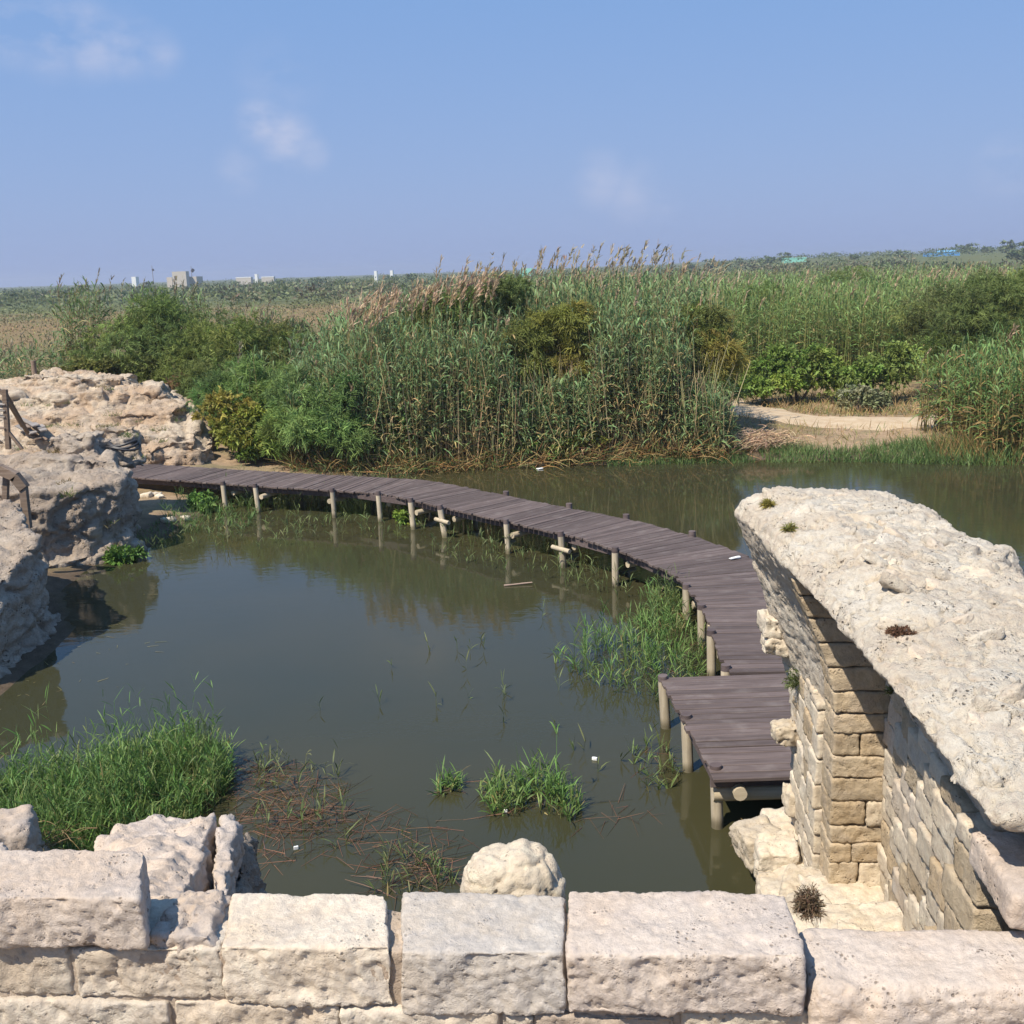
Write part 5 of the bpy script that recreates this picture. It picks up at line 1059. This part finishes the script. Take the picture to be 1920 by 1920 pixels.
Lv = Leaves(); n = 1700; e = at(1425, 830, .3); P = e+np.column_stack([RNG.normal(0, .45, n), RNG.normal(0, .25, n), np.abs(RNG.normal(0, .13, n))]); D = unit(np.column_stack([RNG.normal(-.6, .7, n), RNG.normal(0, .6, n), RNG.normal(.05, .25, n)])); Lv.add(P, D, side_of(D, n), RNG.uniform(.15, .45, n), .016, .3, 2, EVEN, jcol((.42, .285, .21), n, .2))
child('twigs', Lv.mesh('twigs'), M['dry'], bp_)
for k in range(16):
    b_ = at(1430+random.uniform(-30, 20), 820+random.uniform(-6, 6), .4); q_ = at(1310+random.uniform(-25, 60), 815+random.uniform(-22, 12), .4+random.uniform(-.1, .25))
    child('branch', cyl_mesh('branch', b_, q_, .022, .008, 5, 3, .2), M['twig'], bp_)
tag(link('floating_stick', cyl_mesh('floating_stick', at(945, 1098, .01), at(998, 1092, .03), .018, .01, 6, 3, .2), M['twig']), 'thin stick floating in the pond below the boardwalk', 'stick')
for (x, y, s, lb) in [(1115, 1423, .017, 'small white scrap floating on the pond near the platform'), (948, 1521, .011, 'tiny white scrap at the foot of the lone green clump'), (1012, 879, .055, 'pale float drifting at the far shore below the middle of the reeds'), (1202, 865, .065, 'pale float drifting at the far shore grass, right of the other'), (555, 1590, .013, 'white scrap in the brown weed near the fallen masonry')]:
    tag(link('floating_scrap', rock_mesh('floating_scrap', [boxpts(at(x, y, .012), s*1.6, s*.7, .02, random.uniform(-1, 1), s*.2)], s*.25, [('f', 20, s*.1)], x, 2), M['white']), lb, 'litter')
tag(link('paper_scrap', rock_mesh('paper_scrap', [boxpts(at(1378, 1046, DZ+.022), .10, .03, .012, .5, .01)], .012, [('f', 20, .006)], 3.0, 2), M['white']), 'white paper scrap lying on the boardwalk planks', 'litter')
for (x, y, s) in [(276, 945, .09), (293, 942, .08), (300, 945, .07), (315, 975, .1), (345, 968, .08)]:
    c_ = at(x, y, .1); tag(link('mud_stone', rock_mesh('mud_stone', [boxpts((c_[0], c_[1], float(ground_z([c_[:2]])[0])+.03), s*1.4, s, s*.6, random.uniform(-1, 1), s*.25)], s*.25, [('f', 6, s*.3)], x*.1, 4), M['cream']), {276: 'pale stone on the mud under the boardwalk, nearest the squared outcrop', 293: 'middle of three pale stones on the mud under the boardwalk', 300: 'pale stone on the mud, farthest from the outcrop in the row of three', 315: 'largest pale stone, at the water edge below the mud bank', 345: 'pale stone at the foot of the grass right of the mud bank'}[x], 'stone', 'pale stones on the mud')

# ------------------------------------------------------------------ far plain
Lv = Leaves()
def scrub(n, x0, x1, y0, y1, hs, cols, per=50, fn=None):
    p = scatter(n, x0, x1, y0, y1, fn); s = RNG.uniform(.5, 1.2, n)*hs; g0 = ground_z(p); i = np.repeat(np.arange(n), per); m_ = len(i)
    d = randdir(m_, -.2, 1); C0 = np.column_stack([p, g0+s*.45])[i]+d*(s[i]*RNG.uniform(.4, 1, m_))[:, None]*np.array([1.2, 1.2, .6]); D = unit(d+RNG.normal(0, .4, (m_, 3)))
    ci = RNG.integers(0, len(cols), n); c = np.array(cols)[ci]*np.clip(RNG.normal(1, .2, (n, 1)), .5, 1.6)
    Lv.add(C0, D, side_of(D, m_), s[i]*.26, s[i]*.15, .2, 2, EVEN, c[i]*np.clip(RNG.normal(1, .18, (m_, 1)), .5, 1.6))
FG = [(.145, .165, .085), (.13, .15, .085), (.17, .175, .095), (.115, .14, .08)]
scrub(900, -150, 110, 165, 330, 2.6, FG+[(.17, .145, .10)], fn=lambda q: np.abs(q[:, 0]) < .56*q[:, 1]); scrub(900, -330, 330, 330, 640, 2.6, FG, 26, fn=lambda q: np.abs(q[:, 0]) < .56*q[:, 1])
scrub(500, -30, 60, 70, 165, 1.5, FG+[(.14, .15, .07)], fn=lambda q: (q[:, 0] > -.10*q[:, 1]) & (q[:, 0] < .52*q[:, 1])); scrub(420, -75, -5, 42, 165, .55, [(.16, .145, .07), (.13, .13, .06), (.20, .14, .08)], 24, fn=lambda q: q[:, 0] > -.54*q[:, 1])
scrub(260, -90, 30, 130, 170, 1.2, [(.13, .145, .06), (.16, .165, .075)], 24, fn=lambda q: np.abs(q[:, 0]) < .56*q[:, 1])
tag(link('far_scrub', Lv.mesh('far_scrub'), M['leaf']), 'low grey green scrub covering the far plain', 'scrub', kind='stuff')
Lv = Leaves(); n = 7000; p = scatter(n, -75, 8, 50, 165, lambda q: (q[:, 0] > -.52*q[:, 1]) & (q[:, 0] < .02*q[:, 1])); cl = fbm(np.column_stack([p*.06, 0*p[:, :1]]), 3)
D = unit(np.column_stack([RNG.normal(0, .5, (n, 2)), np.ones(n)])); mixs = (cl+RNG.normal(0, .2, n))[:, None]; c = np.where(mixs < .0, jcol((.27, .195, .105), n), np.where(mixs < .25, jcol((.20, .175, .085), n), jcol((.13, .145, .06), n)))
Lv.add(on_ground(p), D, side_of(D, n), RNG.uniform(.15, .45, n), p[:, 1]*RNG.uniform(.0010, .0022, n), .3, 2, BLADE, c)
tag(link('field_grass', Lv.mesh('field_grass'), M['dry']), 'dry brownish grass of the open field on the left', 'grass', kind='stuff')
protoc = [crown_mesh('crown', [(0, 0, 2.2, 1.5, 1.4, 1.1), (1.0, .2, 1.8, 1.2, 1.1, .9), (-.9, 0, 2.5, 1.1, 1.1, .9)], 90, 6, .7, .28, [(.12, .14, .075)]), crown_mesh('crown', [(0, 0, 2.8, 1.2, 1.2, 1.5), (.5, .2, 1.9, 1.3, 1.1, .9)], 80, 6, .7, .28, [(.14, .16, .08)])]
for c_ in protoc: c_.materials.append(M['leaf'])
prott = trunk_mesh('trunk', (0, 0, -.3), [(.2, 0, 2), (-.2, .1, 2.2)], .14); prott.materials.append(M['bark'])
TREES = [(118, 398, 1.5), (150, 405, 1.3), (240, 395, 1.2), (275, 388, 1.5), (300, 380, 1.3), (440, 420, 1.2), (520, 410, 1.3), (590, 398, 1.4), (640, 405, 1.2), (670, 398, 1.3), (735, 390, 1.4), (770, 390, 1.3), (1290, 470, 1.5), (1330, 460, 1.7), (1345, 470, 1.5), (1385, 468, 1.2), (1440, 455, 1.5), (1470, 450, 1.3), (1600, 420, 1.2), (1690, 430, 1.4), (1802, 560, 2.2), (1820, 540, 1.8), (1850, 520, 2.0), (1885, 470, 2.1), (1905, 330, 1.7), (1925, 330, 1.9), (60, 420, 1.0), (20, 410, 1.1)]
for k, (px, Y, s) in enumerate(TREES):
    q = atY(px, 500, Y); zg = float(ground_z([(q[0], Y)])[0]); t = thing('far_tree', 'small rounded tree on the far skyline', 'tree', (q[0], Y, zg), random.uniform(0, 6), 'trees on the far skyline'); t.location.z -= .9*s; t.scale = (s*random.uniform(.9, 1.5), s*random.uniform(.9, 1.3), s*random.uniform(.65, .95))
    for nm2, me2 in (('crown', protoc[k % 2]), ('trunk', prott)): o = bpy.data.objects.new(nm2, me2); COL.objects.link(o); o.parent = t
def boxm(name, c, s, mat, parent, rz=0.0): 
    o = child(name, beam_mesh(name, (c[0]-s[0]/2, c[1], c[2]), (c[0]+s[0]/2, c[1], c[2]), s[1], s[2], (0, 0, 1), 0), M[mat], parent); return o
def far_at(px, py, Y): return atY(px, py, Y)
def building(name, label, px0, px1, ytop, Y, mat, roof=None, hh=None, win=()):
    a, b = far_at(px0, ytop, Y), far_at(px1, ytop, Y); w = b[0]-a[0]; zg = float(ground_z([((a[0]+b[0])/2, Y)])[0])-.5; zt = (a[2]+b[2])/2; dpt = max(4, w*.6)
    t = thing(name, label, 'building', ((a[0]+b[0])/2, Y+dpt/2, zg)); boxm('wall', ((a[0]+b[0])/2, Y+dpt/2, (zg+zt)/2), (w, dpt, zt-zg), mat, t)
    if roof: boxm('roof', ((a[0]+b[0])/2, Y+dpt/2, zt+.2), (w*1.03, dpt*1.03, .4), roof, t)
    for (f0, f1, g0, g1) in win: boxm('window', (a[0]+w*(f0+f1)/2, Y-.02, zg+(zt-zg)*(g0+g1)/2), (w*(f1-f0), .12, (zt-zg)*(g1-g0)), 'black', t)
    return t
t = building('concrete_house', 'square pale concrete house with an attached low wing on the left skyline', 322, 348, 509, 380, 'concrete', win=[(.15, .3, .62, .8)])
a = far_at(348, 519, 384); b = far_at(368, 519, 384); boxm('wing', ((a[0]+b[0])/2, 388, a[2]/2+.5), (b[0]-a[0], 8, a[2]-1), 'concrete', t); a = far_at(312, 520, 384); b = far_at(322, 520, 384); boxm('wing', ((a[0]+b[0])/2, 388, a[2]/2+.5), (b[0]-a[0], 8, a[2]-1), 'concrete', t)
building('white_tower', 'slim white tower among low houses on the left skyline', 477, 482, 514, 560, 'white'); building('low_house', 'low white house right of the slim white tower', 490, 513, 520, 560, 'concrete', 'white'); building('low_house', 'low beige house left of the slim white tower', 442, 470, 521, 565, 'concrete', 'white')
building('white_tank', 'left one of two white tanks on the skyline left of the reeds', 701, 706, 508, 420, 'white'); building('white_tank', 'right one of two white tanks on the skyline left of the reeds', 731, 736, 507, 420, 'white'); building('low_house', 'tiny white house at the far left skyline', 246, 254, 519, 470, 'white')
t = building('blue_shed', 'long bright blue shed on the right skyline', 1744, 1800, 474, 420, 'blue', None); a = far_at(1768, 471, 420); b = far_at(1798, 471, 420); boxm('roof', ((a[0]+b[0])/2, 424, a[2]), (b[0]-a[0], 4, .7), 'bluelight', t)
building('mint_shed', 'pale mint green shed on the right skyline', 1472, 1512, 485, 420, 'mint', 'mint'); building('mint_shed', 'pale mint shed hidden among the tall plumes of the reeds', 976, 998, 503, 420, 'mint')
for (px, h) in ((287, 498), (360, 499)):
    q = far_at(px, 520, 400); tp2 = far_at(px, h, 400); zg = float(ground_z([(q[0], 400)])[0]); t = thing('flag_pole', 'thin dark flag pole %s the pale concrete house' % ('left of' if px < 300 else 'right of'), 'pole', (q[0], 400, zg))
    child('pole', cyl_mesh('pole', (q[0], 400, zg), (q[0], 400, tp2[2]), .12, .08, 6, 2), M['brownwood'], t); child('flag', beam_mesh('flag', (q[0]+.1, 400, tp2[2]-1.2), (q[0]+(.9 if px > 300 else .4), 400, tp2[2]-1.9), .06, 1.3 if px > 300 else .8, (0, 0, 1), 0), M['black'], t)

# ------------------------------------------------------------------ summer haze in the air
hm, nt, out = newmat('haze_air'); pvn = nt.nodes.new('ShaderNodeVolumePrincipled'); pvn.inputs['Color'].default_value = (0.80, 0.86, 1.0, 1); pvn.inputs['Density'].default_value = 0.00045; pvn.inputs['Anisotropy'].default_value = 0.25
nt.links.new(pvn.outputs[0], out.inputs['Volume'])
tag(link('haze', beam_mesh('haze', (-1650, 1100, 7.0), (1650, 1100, 7.0), 2700, 26.0, (0, 0, 1), 0), hm), kind='stuff')
SC.cycles.volume_bounces = 0
